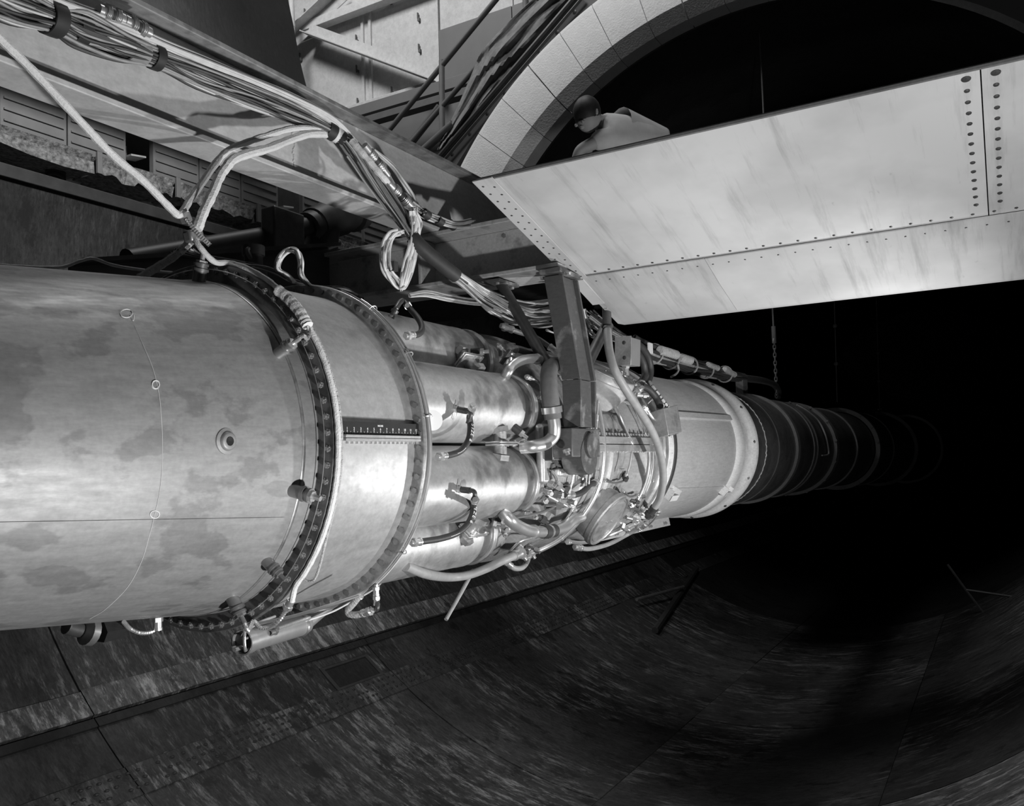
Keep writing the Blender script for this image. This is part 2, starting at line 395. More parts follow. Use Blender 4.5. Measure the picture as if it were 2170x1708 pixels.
for a, b in gaps + [(6.2, 6.3)]:
    n = max(1, round((a - x) / .42))
    spans += [(x + (a - x) * i / n, x + (a - x) * (i + 1) / n) for i in range(n)]; x = b
for a, b in spans:
    mb = MB(); mb.box(((a + b) / 2, YP + .03, zt + .32), (b - a - .012, .04, .62))
    for k in range(8): mb.box(((a + b) / 2, YP + .006, zt + .06 + k * .068), (b - a - .05, .012, .010))
    mb.build('ribbed_panel', M_LOUVRE, wall_left)
for a, b in gaps:
    mb = MB(); c = (a + b) / 2
    mb.box((c - .05, YP + .2, zt + .12), (.14, .05, .22)); mb.box((c + .03, YP + .12, zt + .14), (.12, .12, .012), ((1, 0, .15), (0, 1, 0), (-.15, 0, 1)))
    mb.build('window_bracket', M_BEAM, wall_left)
# pale bits in the recess under the ledge
for (q0, q1, nm, mt) in (((40, 338), (105, 368), 'recess_panel', M_LOUVRE), ((133, 372), (170, 392), 'recess_bracket', M_BEAM), ((232, 388), (255, 412), 'recess_bracket', M_LOUVRE), ((300, 415), (345, 438), 'recess_panel', M_BEAM), ((355, 410), (400, 450), 'recess_panel', M_BEAM), ((405, 425), (560, 500), 'recess_panel', M_BEAM)):
    a, b = ony(q0[0], q0[1], 3.42), ony(q1[0], q1[1], 3.42)
    mb = MB(); mb.box(((a.x + b.x) / 2, 3.44, 1.80), (b.x - a.x, .05, .22)); mb.build(nm, mt, wall_left, .004)
a = ony(375, 443, 3.35); mb = MB(); mb.cyl(a + Vector((0, .06, 0)), a + Vector((0, -.06, 0)), .035, 16); mb.build('recess_roller', M_BLACK, wall_left)
a = ony(335, 430, 3.38); mb = MB(); mb.cyl(a + Vector((0, .06, 0)), a + Vector((0, -.04, 0)), .02, 10); mb.build('recess_knob', M_BOLT, wall_left)
a = ony(118, 365, 3.3); mb = MB()
for k in range(3): mb.torus(a + Vector((0, .0, -.02 * k)), (0.3, .2, 1), .05, .011, 14, 6)
tag(mb.build('rope_coil', M_RUBBER), 'dark coil of rope lying in the recess below the broken ledge', 'rope')

# ------------------------------------------------------------------ whitewashed arch at the mouth of the closed tunnel
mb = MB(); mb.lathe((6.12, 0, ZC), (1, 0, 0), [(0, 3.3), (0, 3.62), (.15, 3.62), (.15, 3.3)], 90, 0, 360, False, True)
arch = struct(mb.build('wall_arch', M_TUND))  # dark ring past the last block: shade on the arch put into the colour
def archblock(a0, a1):
    n = 4; prof = [(6.02, 3.64), (6.05, 3.695), (6.3, 3.70), (6.3, 3.05), (6.12, 3.05), (6.02, 3.17)]; V = []
    for i in range(n + 1):
        V += [tun(x, R, a0 + (a1 - a0) * i / n) for x, R in prof]
    m = 6
    return MB().add(V, [(i * m + j, i * m + (j + 1) % m, (i + 1) * m + (j + 1) % m, (i + 1) * m + j) for i in range(n) for j in range(m)] + [tuple(range(m)), tuple(n * m + j for j in range(m))])
a = 14.0; k = 0
for wd in [7.5, 6.2, 7.0, 6.0, 6.6, 6.4, 6.8, 6.2, 7.0, 6.3, 6.6, 6.5, 6.4, 6.6]:
    mb = archblock(a + (.16 if k % 4 == 2 else .05), a + wd - .05)
    mb.build('arch_block', M_ARCH, arch); a += wd; k += 1
# grey girder outside the arch, with its straight rail and screws
gir = thing('ring_girder', 'grey sloping steel girder outside the whitewashed arch', 'girder', (6.3, 3.6, 2.6))
GO = [(926 + 292 * k / 8, 340 - 345 * k / 8) for k in range(9)]
GI = catmull([Vector((q[0], q[1], 0)) for q in ((966, 352), (1012, 280), (1062, 220), (1116, 161), (1160, 112), (1205, 62), (1272, -4))], 4)
GI = [GI[int(k * (len(GI) - 1) / 8)] for k in range(9)]
mb = MB(); V = []
for a_, b_ in zip(GO, GI): V += [onx(a_[0], a_[1], 6.33), onx(b_.x, b_.y, 6.33), onx(b_.x, b_.y, 6.33) + Vector((.15, 0, 0)), onx(a_[0], a_[1], 6.33) + Vector((.15, 0, 0))]
mb.add(V, [(i * 4 + j, i * 4 + (j + 1) % 4, i * 4 + 4 + (j + 1) % 4, i * 4 + 4 + j) for i in range(8) for j in range(4)] + [(0, 1, 2, 3), (32, 33, 34, 35)]); mb.build('girder_web', M_MIDST, gir)
MB().tube([onx(918, 349, 6.3), onx(1226, -12, 6.3)], .036, 8).build('girder_rail', M_DARKST, gir)
MB().tube([onx(930, 352, 6.26), onx(1240, -12, 6.26)], .016, 8).build('girder_rail', M_DARKST, gir)
for k in range(8):
    p = onx(958 + 37 * k, 325 - 43 * k, 6.32); inst(B_RIVET, 'girder_screw', gir, p, (-1, 0, 0)).scale = (2.0, 2.0, 2)

# ------------------------------------------------------------------ white back wall of the hall, its bracing and the stair rails
XW = 9.0
mb = MB(); mb.box((XW + .12, 7, 6.5), (.1, 14, 9)); wall_back = struct(mb.build('wall_back', M_WALL))
ys = [2.2, 3.98, 5.26, 6.71, 8.2, 9.7, 11.2]
for i in range(len(ys) - 1):
    y0, y1 = ys[i], ys[i + 1]
    for (z0, z1) in ((2.4, 5.58), (5.60, 10.5)):
        if y1 < 5.3 and z0 > 5: z0 = 6.50
        mb = MB(); mb.box((XW + .04 + (.03 if y1 < 5.3 else 0), (y0 + y1) / 2, (z0 + z1) / 2), (.06, y1 - y0 - .02, z1 - z0 - .01)); mb.build('wall_panel', M_WALL if z0 > 5 else M_DADO, wall_back)
for y0, y1 in ((2.2, 3.98), (3.98, 5.26)):
    for z0, z1 in (((4.4, 5.2), (5.75, 6.49)) if y1 < 5 else ((4.4, 6.49),)):
        mb = MB(); mb.box((XW + .02, (y0 + y1) / 2, (z0 + z1) / 2), (.06, y1 - y0 - .015, z1 - z0)); mb.build('dado_panel', M_DADO, wall_back)
mb = MB(); mb.box((XW + .04, 3.2, 5.48), (.02, 1.5, .5)); mb.build('pale_panel', M_WALL, wall_back)
for y in (6.71, 6.56):
    mb = MB(); mb.box((XW - .01, y, 7.6), (.04, .05, 4.0)); mb.build('seam_batten', M_WALL, wall_back)
zt1 = onx(720, 33, XW - .15).z
for nm, z0, dz, xx, yy, ln, mt in (('wall_rail', 5.62, .10, XW - .1, 8.6, 6.7, M_WALL), ('wall_rail', zt1, .14, XW - .15, 8.3, 6.0, M_WALL), ('wall_rail', 5.30, .16, XW - .55, 7.2, 7.0, M_DADO), ('wall_rail', 5.0, .10, XW - .8, 7.0, 7.0, M_MIDST)):
    mb = MB(); mb.box((xx, yy, z0), (.16, ln, dz)); mb.build(nm, mt, wall_back, .006)
def angle_iron(a, b, wdt, name, mt):
    a, b = Vector(a), Vector(b); d = (b - a).normalized(); nx = Vector((1, 0, 0)); s = d.cross(nx).normalized()
    mb = MB(); c = (a + b) / 2; L = (b - a).length
    mb.box(c, (L, wdt, .015), (d, s, nx)); mb.box(c - s * wdt / 2 - nx * wdt / 2, (L, .015, wdt), (d, s, nx))
    return mb.build(name, mt, wall_back)
angle_iron(onx(735, -14, 8.8), onx(612, 100, 8.8), .20, 'wall_brace', M_WALL)
angle_iron(onx(655, 62, 8.75), onx(935, 165, 8.75), .18, 'wall_brace', M_WALL)
P_ = [onx(*q, 8.86) for q in ((622, 96), (648, 50), (670, 30), (671, 76))]
mb = MB(); mb.prism(P_, (.02, 0, 0)); mb.build('gusset', M_WALL, wall_back)
mb = MB(); mb.cyl(onx(616, -30, 8.4), onx(622, 140, 8.4), .045, 10); mb.cyl(onx(618, 50, 8.4), onx(618, 58, 8.4), .06, 10); mb.build('wall_pipe', M_WALL, wall_back)
for q in ((714, 8), (648, 32), (755, 26), (702, 48), (828, 6), (757, 88), (832, 198), (760, 222), (758, 152), (888, 42), (890, 108), (638, 126)):
    p = onx(q[0], q[1], XW - .01); mb = MB(); mb.box(p, (.05, .035, .05)); mb.box(p + Vector((-.015, .01, .06)), (.03, .015, .09)); mb.build('wall_clip', M_MIDST, wall_back)
# stair rails beside the arch
def pipe_px(pts, x, r, mt, name, parent): 
    mb = MB(); mb.tube([onx(q[0], q[1], x) for q in pts], r, 10); return mb.build(name, mt, parent)
st = thing('stair_railing', 'grey pipe handrail climbing over the tunnel beside the arch', 'railing', onx(900, 250, 7.0))
pipe_px([(808, 296), (1062, -14)], 7.0, .034, M_MIDST, 'top_rail', st)
pipe_px([(862, 312), (1115, 20)], 7.0, .034, M_MIDST, 'lower_rail', st)
pipe_px([(936, 128), (937, 300)], 7.0, .036, M_LOUVRE, 'post', st)
pipe_px([(1113, -10), (1119, 92)], 6.9, .036, M_LOUVRE, 'post', st)
pipe_px([(850, 330), (932, 226)], 7.4, .05, M_MIDST, 'stringer', st)
pipe_px([(890, 325), (960, 262)], 6.7, .05, M_MIDST, 'stringer', st)
# canvas sheet rolled along the rail
A_ = [(1150, -20), (1112, 15), (1062, 62), (1020, 110), (998, 160), (972, 220), (952, 262), (938, 292), (926, 318)]
B_ = [(1245, -20), (1212, 15), (1168, 62), (1120, 112), (1082, 158), (1035, 212), (990, 262), (968, 288), (948, 316)]
mb = MB(); rr = random.Random(5); V = []; nu = 40; nv = 14
ca, cb = catmull([Vector((q[0], q[1], 0)) for q in A_], 5), catmull([Vector((q[0], q[1], 0)) for q in B_], 5)
for i in range(nu + 1):
    for j in range(nv + 1):
        f = j / nv; q = ca[i].lerp(cb[i], f)
        x = 6.75 - .12 * math.sin(f * PI) - .045 * math.sin(f * 17 + i * .22 + 1.5 * math.sin(i * .35)) - .03 * math.sin(f * 9 - i * .5)
        V.append(onx(q.x, q.y, x))
m = nv + 1; mb.add(V, [(i * m + j, i * m + j + 1, (i + 1) * m + j + 1, (i + 1) * m + j) for i in range(nu) for j in range(nv)], True)
o = mb.build('canvas_sheet', M_TARP); o.modifiers.new('thick', 'SOLIDIFY').thickness = .01
tag(o, 'creased canvas sheet bundled along the stair rail behind the arch', 'tarpaulin')
# raised lid of the tunnel, a dark curved shell at the top left
L_ = [onx(*q, 3.3) for q in ((640, 192), (625, 130), (612, 60), (600, 0))]
top = [L_[3] + Vector((0, .05, .35)), L_[3] + Vector((0, .06, .8)), L_[3] + Vector((0, .02, 1.3))]
bot = [L_[0] + Vector((0, -.13, -.35)), L_[0] + Vector((0, -.06, -.17))]
arc = catmull(bot + L_ + top, 4); mb = MB(); V = []
xx = [3.3, 2.0, .7, -.6, -2.0]
for x in xx: V += [Vector((x, p.y, p.z)) for p in arc]
m = len(arc); mb.add(V, [(i * m + j, i * m + j + 1, (i + 1) * m + j + 1, (i + 1) * m + j) for i in range(4) for j in range(m - 1)], True)
lid = mb.build('tunnel_lid', M_TUND); sm = lid.modifiers.new('thick', 'SOLIDIFY'); sm.thickness = .05; sm.offset = -1
tag(lid, 'dark curved lid of the tunnel standing open at the upper left', 'lid')
# stay rods in the dark of the tunnel
def rod(name, pts, r, mt, label):
    mb = MB(); mb.tube(pts, r, 8)
    return tag(mb.build(name, mt), label, 'rod')
p1_, p2_, p3_, p4_ = [onc(q[0], q[1], 3.03, ZC, True) for q in ((1388, 1336), (1476, 1205), (1340, 1276), (1440, 1254))]
rod('stay_rod', [p1_, p2_], .035, M_DARKST, 'dark rod lying across the far tunnel plates, crossed by a paler one')
rod('stay_rod', [p3_ + Vector((0, -.05, .03)), p4_ + Vector((0, -.05, .06))], .018, M_DUCTR, 'thin pale rod leaning to the dark rod on the far tunnel plates')
q_ = [onx(*q, 8.0) for q in ((2008, 1196), (2047, 1250), (2112, 1335), (2170, 1268))]
rk = thing('rake_strut', 'faint thin forked strut at the right edge of the dark tunnel', 'strut', onx(2112, 1335, 8.0))
MB().tube([q_[0], q_[1], q_[2], q_[2] + (q_[2] - q_[1]) * 1.6], .012, 6).build('strut_bar', M_DUCT, rk)
MB().tube([q_[1], q_[3], q_[3] + (q_[3] - q_[1])], .012, 6).build('strut_bar', M_DUCT, rk)
# ------------------------------------------------------------------ wing, spar, overhead girder, hanger, struts, man
YW = -0.45
A0 = ony(1010, 385, YW); A1 = ony(1215, 592, YW); A2 = ony(1300, 685, YW)
Y1 = -2.7
wing = thing('wing', 'broad weathered white wing panel crossing above the engine', 'wing', ((A0.x + A2.x) / 2, -1.4, .7))
def skin(name, pts, y0, y1, th, mt, n=1):
    """a sheet along the span through section points, with thickness th outwards-in"""
    mb = MB(); m = len(pts); V = []
    for y in (y0, y1):
        V += [Vector((p[0], y, p[1])) for p in pts]
        V += [Vector((p[0], y, p[1] + th)) for p in pts]
    k = 2 * m; Fc = []
    for i in range(m - 1):
        Fc += [(i, i + 1, k + i + 1, k + i), (m + i, k + m + i, k + m + i + 1, m + i + 1), (i, m + i, m + i + 1, i + 1), (k + i, k + i + 1, k + m + i + 1, k + m + i)]
    Fc += [(0, k, k + m, m), (m - 1, 2 * m - 1, k + 2 * m - 1, k + m - 1)]
    mb.add(V, Fc, m > 2); return mb.build(name, mt, wing)
yj = onx(2096, 470, A1.x - .01).y                              # butt joint between two upper sheets
yk = onx(1525, 612, A1.x + .15).y
sA0, sA1, sA2 = (A0.x, A0.z), (A1.x, A1.z), (A2.x, A2.z)
skin('upper_sheet', [sA0, sA1], YW, yj + .0015, .004, M_WING); skin('upper_sheet', [sA0, sA1], yj - .0015, Y1, .004, M_WING)
lap_ = (A1.x - .02, A1.z + .002)
low = [lap_, (A1.x + .15, A1.z - .055), sA2, (A2.x + .07, A2.z + .004), (A2.x + .16, A2.z + .06), (A2.x + .5, A2.z + .22), (A2.x + .75, A2.z + .42), (A2.x + .72, A2.z + .52)]
lowm = [(x, z - .004) for x, z in low]
skin('lower_sheet', lowm, YW - .02, yk + .001, .004, M_WINGL); skin('lower_sheet', lowm, yk - .001, Y1, .004, M_WINGL)
topp = [(A2.x + .72, A2.z + .52), (A2.x + .3, A2.z + .56), (A1.x, A1.z + .40), sA0]
skin('top_sheet', [(x, z + .006) for x, z in topp], YW, Y1, .004, M_WING)
# riveted edge strip down the raked end and the trailing edge lip
d1 = (A1 - A0).normalized(); mb = MB()
mb.box((A0 + A1) / 2 + Vector((0, -.028, -.006)), ((A1 - A0).length + .03, .07, .004), (d1, (0, 1, 0), d1.cross(Vector((0, 1, 0))))); mb.build('edge_strip', M_EDGE, wing)
d2 = (A2 - A1).normalized(); mb = MB()
mb.box(A1 + d2 * .09 + Vector((0, -.02, -.011)), (.20, .05, .004), (d2, (0, 1, 0), d2.cross(Vector((0, 1, 0))))); mb.build('edge_strip', M_EDGE, wing)
mb = MB(); mb.box((A0.x - .002, (YW + Y1) / 2, A0.z + .001), (.010, Y1 - YW - .01, .007)); mb.build('trailing_lip', M_DUCTR, wing)
nrm = d1.cross(Vector((0, 1, 0))); nrm = -nrm if nrm.z > 0 else nrm
for i in range(15):
    for yy in (-.012, -.045):
        inst(B_RIVET, 'screw', wing, A0.lerp(A1, .03 + .065 * i + (.02 if yy < -.02 else 0)) + Vector((0, yy, 0)) + nrm * .008, nrm, i * 1.3).scale = (.42, .42, .6)
for k in range(34):
    y = YW - .05 - k * .055
    for dx in (-.035, .02):
        p = Vector((A1.x + dx, y + (.02 if dx > 0 else 0), A1.z - (dx * .315))) + nrm * (.002 if dx < 0 else .008)
        inst(B_RIVET, 'screw', wing, p, nrm, k * .9).scale = (.5, .5, .8)
for k in range(14):
    f = .04 + k * .064
    for yy in (.03, -.03):
        p = A0.lerp(A1, f); p.y = yj + yy; inst(B_RIVET, 'screw', wing, p + nrm * .002, nrm, k).scale = (.62, .62, .8) if k else (1, 1, .8)
# oil drips at a few screws and smeared hand marks
mb = MB()
for q in ((1985, 440, 1988, 482), (2030, 428, 2031, 478)):
    a, b = onx(q[0], q[1], A1.x - .1), onx(q[2], q[3], A1.x - .02)
    for p in (a, b): p.z = A1.z + (A1.x - p.x) * .28 - .0
# spar beam, an I-section across the tunnel, entering the raked end of the wing
spar = thing('spar_beam', 'grey stained I-section spar entering the raked end of the wing', 'beam', (1.31, .8, .735))
zt_, zb_ = .842, .630; y0_, y1_ = 2.55, -.475
for nm, c, s_ in (('flange', (1.31, (y0_ + y1_) / 2, zt_ - .008), (.22, y0_ - y1_, .016)), ('flange', (1.31, (y0_ + y1_) / 2, zb_ + .008), (.22, y0_ - y1_, .016)), ('web', (1.31, (y0_ + y1_) / 2, (zt_ + zb_) / 2), (.016, y0_ - y1_, zt_ - zb_ - .032))):
    mb = MB(); mb.box(c, s_); mb.build(nm, M_SPAR, spar, .003)
for yy in (.13, 1.1, 1.9):
    mb = MB(); mb.box((1.252, yy, (zt_ + zb_) / 2), (.10, .014, zt_ - zb_ - .034)); mb.build('stiffener', M_SPAR, spar, .002)
inst(B_HEX, 'bolt', spar, (1.302, .12, .73), (-1, 0, 0)); inst(B_HEX, 'bolt', spar, (1.302, -.2, .805), (-1, 0, 0))
# girder along the tunnel, resting on the spar
gb = thing('overhead_girder', 'long light grey I-beam carrying the cable bundle above the exhaust pipe', 'beam', (0.4, .105, 1.0))
zb2 = .8425; zt2 = 1.128; yc = .098
na, fa = .035, .168
for nm, c, s_, mt in (('flange', (.3, yc, zb2 + .008), (4.4, .125, .016), M_BEAM), ('flange', (.3, yc, zt2 + .008), (4.4, .125, .016), M_RAIL), ('web', (.3, yc, (zb2 + zt2) / 2 + .008), (4.4, .012, zt2 - zb2 - .016), M_BEAM)):
    mb = MB(); mb.box(c, s_); mb.build(nm, mt, gb, .003)
mb = MB(); rr = random.Random(2)
for k in range(40): mb.ball((.48 + rr.uniform(-.006, .006), yc - .007, .87 + k * .0062), .004, 5, (1, .6, 1))
mb.build('weld_bead', M_BEAM, gb)
# hanger: H-section column from the spar down to the engine's trunnion
hg = thing('engine_hanger', 'rusty dark H-section hanger column between wing spar and engine side', 'hanger', (1.26, -.5, .05))
def hcol(x0, x1, yA, yB, zA, zB, dyA, dyB, name):
    """flange plates normal to x joined by a web; y spans (dy) at the two heights"""
    for nm, xa, xb in (('flange_plate', x0, x0 + .012), ('flange_plate', x1 - .012, x1)):
        P0 = [(xa, yA + dyA / 2, zA), (xb, yA + dyA / 2, zA), (xb, yA - dyA / 2, zA), (xa, yA - dyA / 2, zA)]
        P1 = [(xa, yB + dyB / 2, zB), (xb, yB + dyB / 2, zB), (xb, yB - dyB / 2, zB), (xa, yB - dyB / 2, zB)]
        MB().add(P0 + P1, [(0, 1, 2, 3), (4, 7, 6, 5), (0, 4, 5, 1), (1, 5, 6, 2), (2, 6, 7, 3), (3, 7, 4, 0)]).build(nm, M_RUSTY, hg, .002)
    xa, xb = x0 + .012, x1 - .012; oA, oB = -dyA * .22, -dyB * .22; t = .006
    P0 = [(xa, yA + oA + t, zA), (xb, yA + oA + t, zA), (xb, yA + oA - t, zA), (xa, yA + oA - t, zA)]
    P1 = [(xa, yB + oB + t, zB), (xb, yB + oB + t, zB), (xb, yB + oB - t, zB), (xa, yB + oB - t, zB)]
    MB().add(P0 + P1, [(0, 1, 2, 3), (4, 7, 6, 5), (0, 4, 5, 1), (1, 5, 6, 2), (2, 6, 7, 3), (3, 7, 4, 0)]).build(name, M_RUSTY, hg)
hcol(1.20, 1.335, -.453, -.512, .60, .225, .074, .072, 'web')
hcol(1.20, 1.335, -.512, -.512, .222, .055, .072, .066, 'web')
mb = MB(); mb.box((1.262, -.452, .614), (.17, .085, .018)); mb.build('top_plate', M_RUSTY, hg, .003)
mb = MB(); mb.box((1.24, -.508, .0), (.235, .075, .10)); mb.build('trunnion_block', M_RUSTY, hg, .004)
mb = MB(); mb.lathe((1.255, -.470, -.045), (0, -1, 0), [(0, .0), (0, .068), (.078, .068), (.078, 0)], 28); mb.build('bearing_cap', M_RUSTY, hg)
mb = MB(); mb.lathe((1.262, -.46, -.010), (0, -1, 0), [(0, .046), (.098, .046), (.101, .043), (.101, 0)], 32); mb.build('trunnion_pin', M_RUSTY, hg)
for q, dd in (((1218, 738), 0), ((1222, 768), 0), ((1229, 775), 0), ((1215, 770), 0), ((1226, 745), 0), ((1231, 798), 0)):
    inst(B_SMALL, 'bolt', hg, ony(q[0], q[1], -.510), (0, -1, 0), q[0]).scale = (1.25, 1.25, 1.5)
for q in ((1172, 612), (1186, 592), (1204, 580), (1150, 590)):
    inst(B_SMALL, 'bolt', hg, onz(q[0], q[1], .600), (0, 0, -1), q[0]).scale = (1.5, 1.5, 1.3)
inst(B_STUD, 'bolt', hg, ony(1202, 958, -.548), (0, -.3, -1)).scale = (1.8, 1.8, 1.6)
def strut(pa, pb, r, label, base=True):
    t = thing('brace_tube', label, 'strut', pb)
    MB().cyl(pa, pb, r, 16).build('tube', M_DKMETAL, t)
    if base:
        mb = MB(); mb.box(pa + Vector((0, 0, .004)), (.15, .07, .012)); mb.build('base_plate', M_RUSTY, t, .002)
        for s_ in (-.055, .055): inst(B_SMALL, 'bolt', t, pa + Vector((s_, -.015, -.004)), (0, 0, -1)).scale = (1.3, 1.3, 1.4)
strut(onz(1063, 604, .612), Vector((1.195, -.43, .27)), .021, 'dark tube brace slanting from spar flange down to the hanger, left side')
strut(ony(1283, 694, -.40), Vector((1.36, -.46, .22)), .023, 'short dark tube brace rising from the hanger to the wing underside', False)

# ------------------------------------------------------------------ man on the wing, bent forward
def at_d(px, py, dist): return CAM + ray(px, py) * dist
hip = at_d(1398, 318, 6.30); mid = at_d(1350, 281, 6.22); chest = at_d(1306, 271, 6.12); neck = at_d(1268, 258, 6.05); head = at_d(1246, 246, 6.0)
shl = at_d(1288, 290, 5.95); elb = at_d(1226, 318, 5.88); hand = at_d(1212, 372, 5.86)
shr = at_d(1290, 276, 6.30); elr = at_d(1250, 306, 6.36); har = at_d(1236, 350, 6.34)
PLZ = hip.z - .86
kne = hip + Vector((-.05, .10, -.42)); ank = hip + Vector((.0, .10, -.80)); kne2 = hip + Vector((-.03, -.12, -.42)); ank2 = hip + Vector((.02, -.12, -.80))
toe = ank + Vector((-.17, .03, -.03)); toe2 = ank2 + Vector((-.17, .03, -.03))
PB = Vector((hip.x, hip.y, PLZ))
man = thing('person', 'person in white short-sleeved shirt bending forward behind the wing', 'person', PB)
pk = thing('work_platform', 'plank platform behind the wing on which the bending person stands', 'platform', (hip.x, hip.y, PLZ - .05))
for k in range(4): MB().box((hip.x - .38 + k * .24, hip.y + .1, PLZ - .02), (.23, 5.1, .04)).build('plank', M_DARKST, pk, .003)
def skinned(name, J, E, mt, parent, root=0, sub=2):
    me = bpy.data.meshes.new(name); c = Vector(J[0][0])
    me.from_pydata([Vector(j[0]) - c for j in J], E, []); me.materials.append(mt)
    o = bpy.data.objects.new(name, me); COL.objects.link(o)
    sk = o.modifiers.new('skin', 'SKIN'); sk.use_smooth_shade = True
    for i, j in enumerate(J): me.skin_vertices[0].data[i].radius = (j[1], j[1]); me.skin_vertices[0].data[i].use_root = i == root
    s_ = o.modifiers.new('sub', 'SUBSURF'); s_.levels = sub; s_.render_levels = sub
    place(o, c, parent); return o
hand_d = (hand - elb).normalized()
J = [(mid, .10), (hip, .105), (chest, .115), (neck, .052), (head, .06), (shl, .055), (elb, .038), (hand, .026), (shr, .055), (elr, .038), (har, .026), (kne, .062), (ank, .04), (kne2, .062), (ank2, .04), (toe, .035), (toe2, .035)]
body = skinned('body', J, [(0, 1), (0, 2), (2, 3), (3, 4), (2, 5), (5, 6), (6, 7), (2, 8), (8, 9), (9, 10), (1, 11), (11, 12), (1, 13), (13, 14), (12, 15), (14, 16)], M_SKIN, man)
hd = MB(); hc = head; hd.ball(hc, .098, 20, (.92, .85, 1.1))
fd = (head - neck).normalized(); fs = Vector((0, 0, 1)).cross(fd).normalized(); fu = fd.cross(fs)
fdn = (fd * .35 - fu * .9).normalized() if (fd * .35 - fu * .9).z < 0 else (fd * .35 + fu * .9).normalized()
hd.ball(hc + fdn * .1, .016, 8); hd.ball(hc + fdn * .085 + fs * .034 + fd * .03, .012, 8); hd.ball(hc + fdn * .085 - fs * .034 + fd * .03, .012, 8)
hd.ball(hc + fs * .085, .022, 8, (.6, .5, 1)); hd.ball(hc - fs * .085, .022, 8, (.6, .5, 1)); hd.box(hc + fdn * .09 - fd * .04, (.04, .03, .008))
hd.build('head', M_SKIN, man)
hr = MB(); hr.ball(hc + fd * .02 - fdn * .022, .104, 18, (.94, .88, 1.05)); hr.build('hair', M_HAIR, man)
skinned('shirt', [(mid, .15), (hip, .15), (chest, .142), (neck.lerp(chest, .25), .072), (shl, .075), (shl.lerp(elb, .62), .066), (shr, .075), (shr.lerp(elr, .62), .066)], [(0, 1), (0, 2), (2, 3), (2, 4), (4, 5), (2, 6), (6, 7)], M_SHIRT, man)
skinned('trousers', [(hip + Vector((0, 0, -.02)), .12), (kne, .085), (ank, .065), (kne2, .085), (ank2, .065)], [(0, 1), (1, 2), (0, 3), (3, 4)], M_TROUS, man)
for hn, el in ((hand, elb), (har, elr)):
    d = (hn - el).normalized(); sd = d.cross(Vector((0, 0, 1))).normalized(); up_ = d.cross(sd)
    mb = MB(); mb.box(hn + d * .045, (.085, .075, .026), (d, sd, up_))
    for k in range(4):
        b0 = hn + d * .085 + sd * (-.029 + .019 * k); ln = (.055, .068, .072, .06)[k]
        mb.tube([b0, b0 + d * ln * .5 - up_ * .004, b0 + d * ln * .95 - up_ * .02], [.0095, .009, .007], 7)
    b0 = hn + d * .02 + sd * .036; mb.tube([b0, b0 + d * .03 + sd * .028, b0 + d * .06 + sd * .034], [.012, .010, .008], 7)
    mb.build('hand', M_SKIN, man, .006)
# ------------------------------------------------------------------ exhaust pipe (nearest, left)
O3 = (0, 0, 0); AX = (1, 0, 0)
def RT_(x): return .428 + .1 * x                               # the pipe narrows towards the camera
tail = thing('exhaust_pipe', 'large satin metal exhaust pipe with chalk marks at the left, nearest the camera', 'pipe', (-.6, 0, -.36))
mb = MB(); prof = [(-1.9, RT_(-1.9)), (-1.2, RT_(-1.2)), (-.6, RT_(-.6)), (-.2, RT_(-.2)), (-.075, RT_(-.075)), (-.05, RT_(-.05) + .002), (.012, .430)]
mb.lathe(O3, AX, prof, 128); mb.build('shell', M_TAIL, tail)
mb = MB(); mb.lathe(O3, AX, [(-.048, .426), (-.046, .4275), (-.040, .4275), (-.038, .426)], 96); mb.build('weld_bead', M_FLANGE, tail)
mb = MB(); mb.lathe(O3, AX, [(.001, .425), (.001, .474), (.003, .476), (.013, .476), (.013, .425)], 128); mb.build('flange_ring', M_DARKFL, tail)
for k in range(76):
    a = 2.4 + k * 360 / 76
    if -100 < a - (360 if a > 180 else 0) < 100 or True: inst(B_NUT, 'castle_nut', tail, pol(.001, .4595, a), (-1, 0, 0), a)
mb = MB(); mb.torus((-.012, 0, 0), AX, .4595, .0011, 152, 4); mb.build('locking_wire', M_BRIGHT, tail)
# round port
pb = onc(480, 935, RT_(-.27)); rd = Vector((0, pb.y, pb.z)).normalized()
mb = MB(); mb.lathe(pb - rd * .004, rd, [(0, .030), (.006, .028), (.008, .021), (.013, .019), (.015, .016), (.015, .010), (-.002, .0095), (-.002, 0)], 28); mb.build('port_boss', M_TAIL, tail)
mb = MB(); mb.lathe(pb + rd * .0108, rd, [(0, 0), (.001, .0096)], 16); mb.build('port_hole', M_BLACK, tail)
def ontail(x, y, h=.0):
    p = onc(x, y, .40)
    for _ in range(5): p = onc(x, y, RT_(p.x) + h)
    return p
def chalk(pts, r=.0012, R=None):
    q = [ontail(x, y, .0005) for x, y in pts]
    return MB().tube(catmull(q, 6), r, 4).build('chalk_mark', M_CHALK, tail)
chalk([(285, 690), (303, 730), (322, 775), (333, 815), (340, 860), (344, 930), (343, 1000), (337, 1050), (328, 1090), (318, 1130), (300, 1190), (270, 1245), (225, 1290), (190, 1312)], .0007)
chalk([(268 + 13 * math.cos(i * .8), 664 + 9 * math.sin(i * .8)) for i in range(9)], .0013)
chalk([(330 + 8 * math.cos(i * .8), 815 + 8.5 * math.sin(i * .8)) for i in range(9)], .0016)
chalk([(328 + 10 * math.cos(i * .8), 1090 + 8 * math.sin(i * .8)) for i in range(9)], .0013)
chalk([(275, 668), (282, 680), (284, 668)], .001)
mb = MB(); mb.tube([ontail(x, 1106 - .017 * x) for x in range(-150, 630, 20)], .0007, 4); mb.build('seam', M_DARKFL, tail)
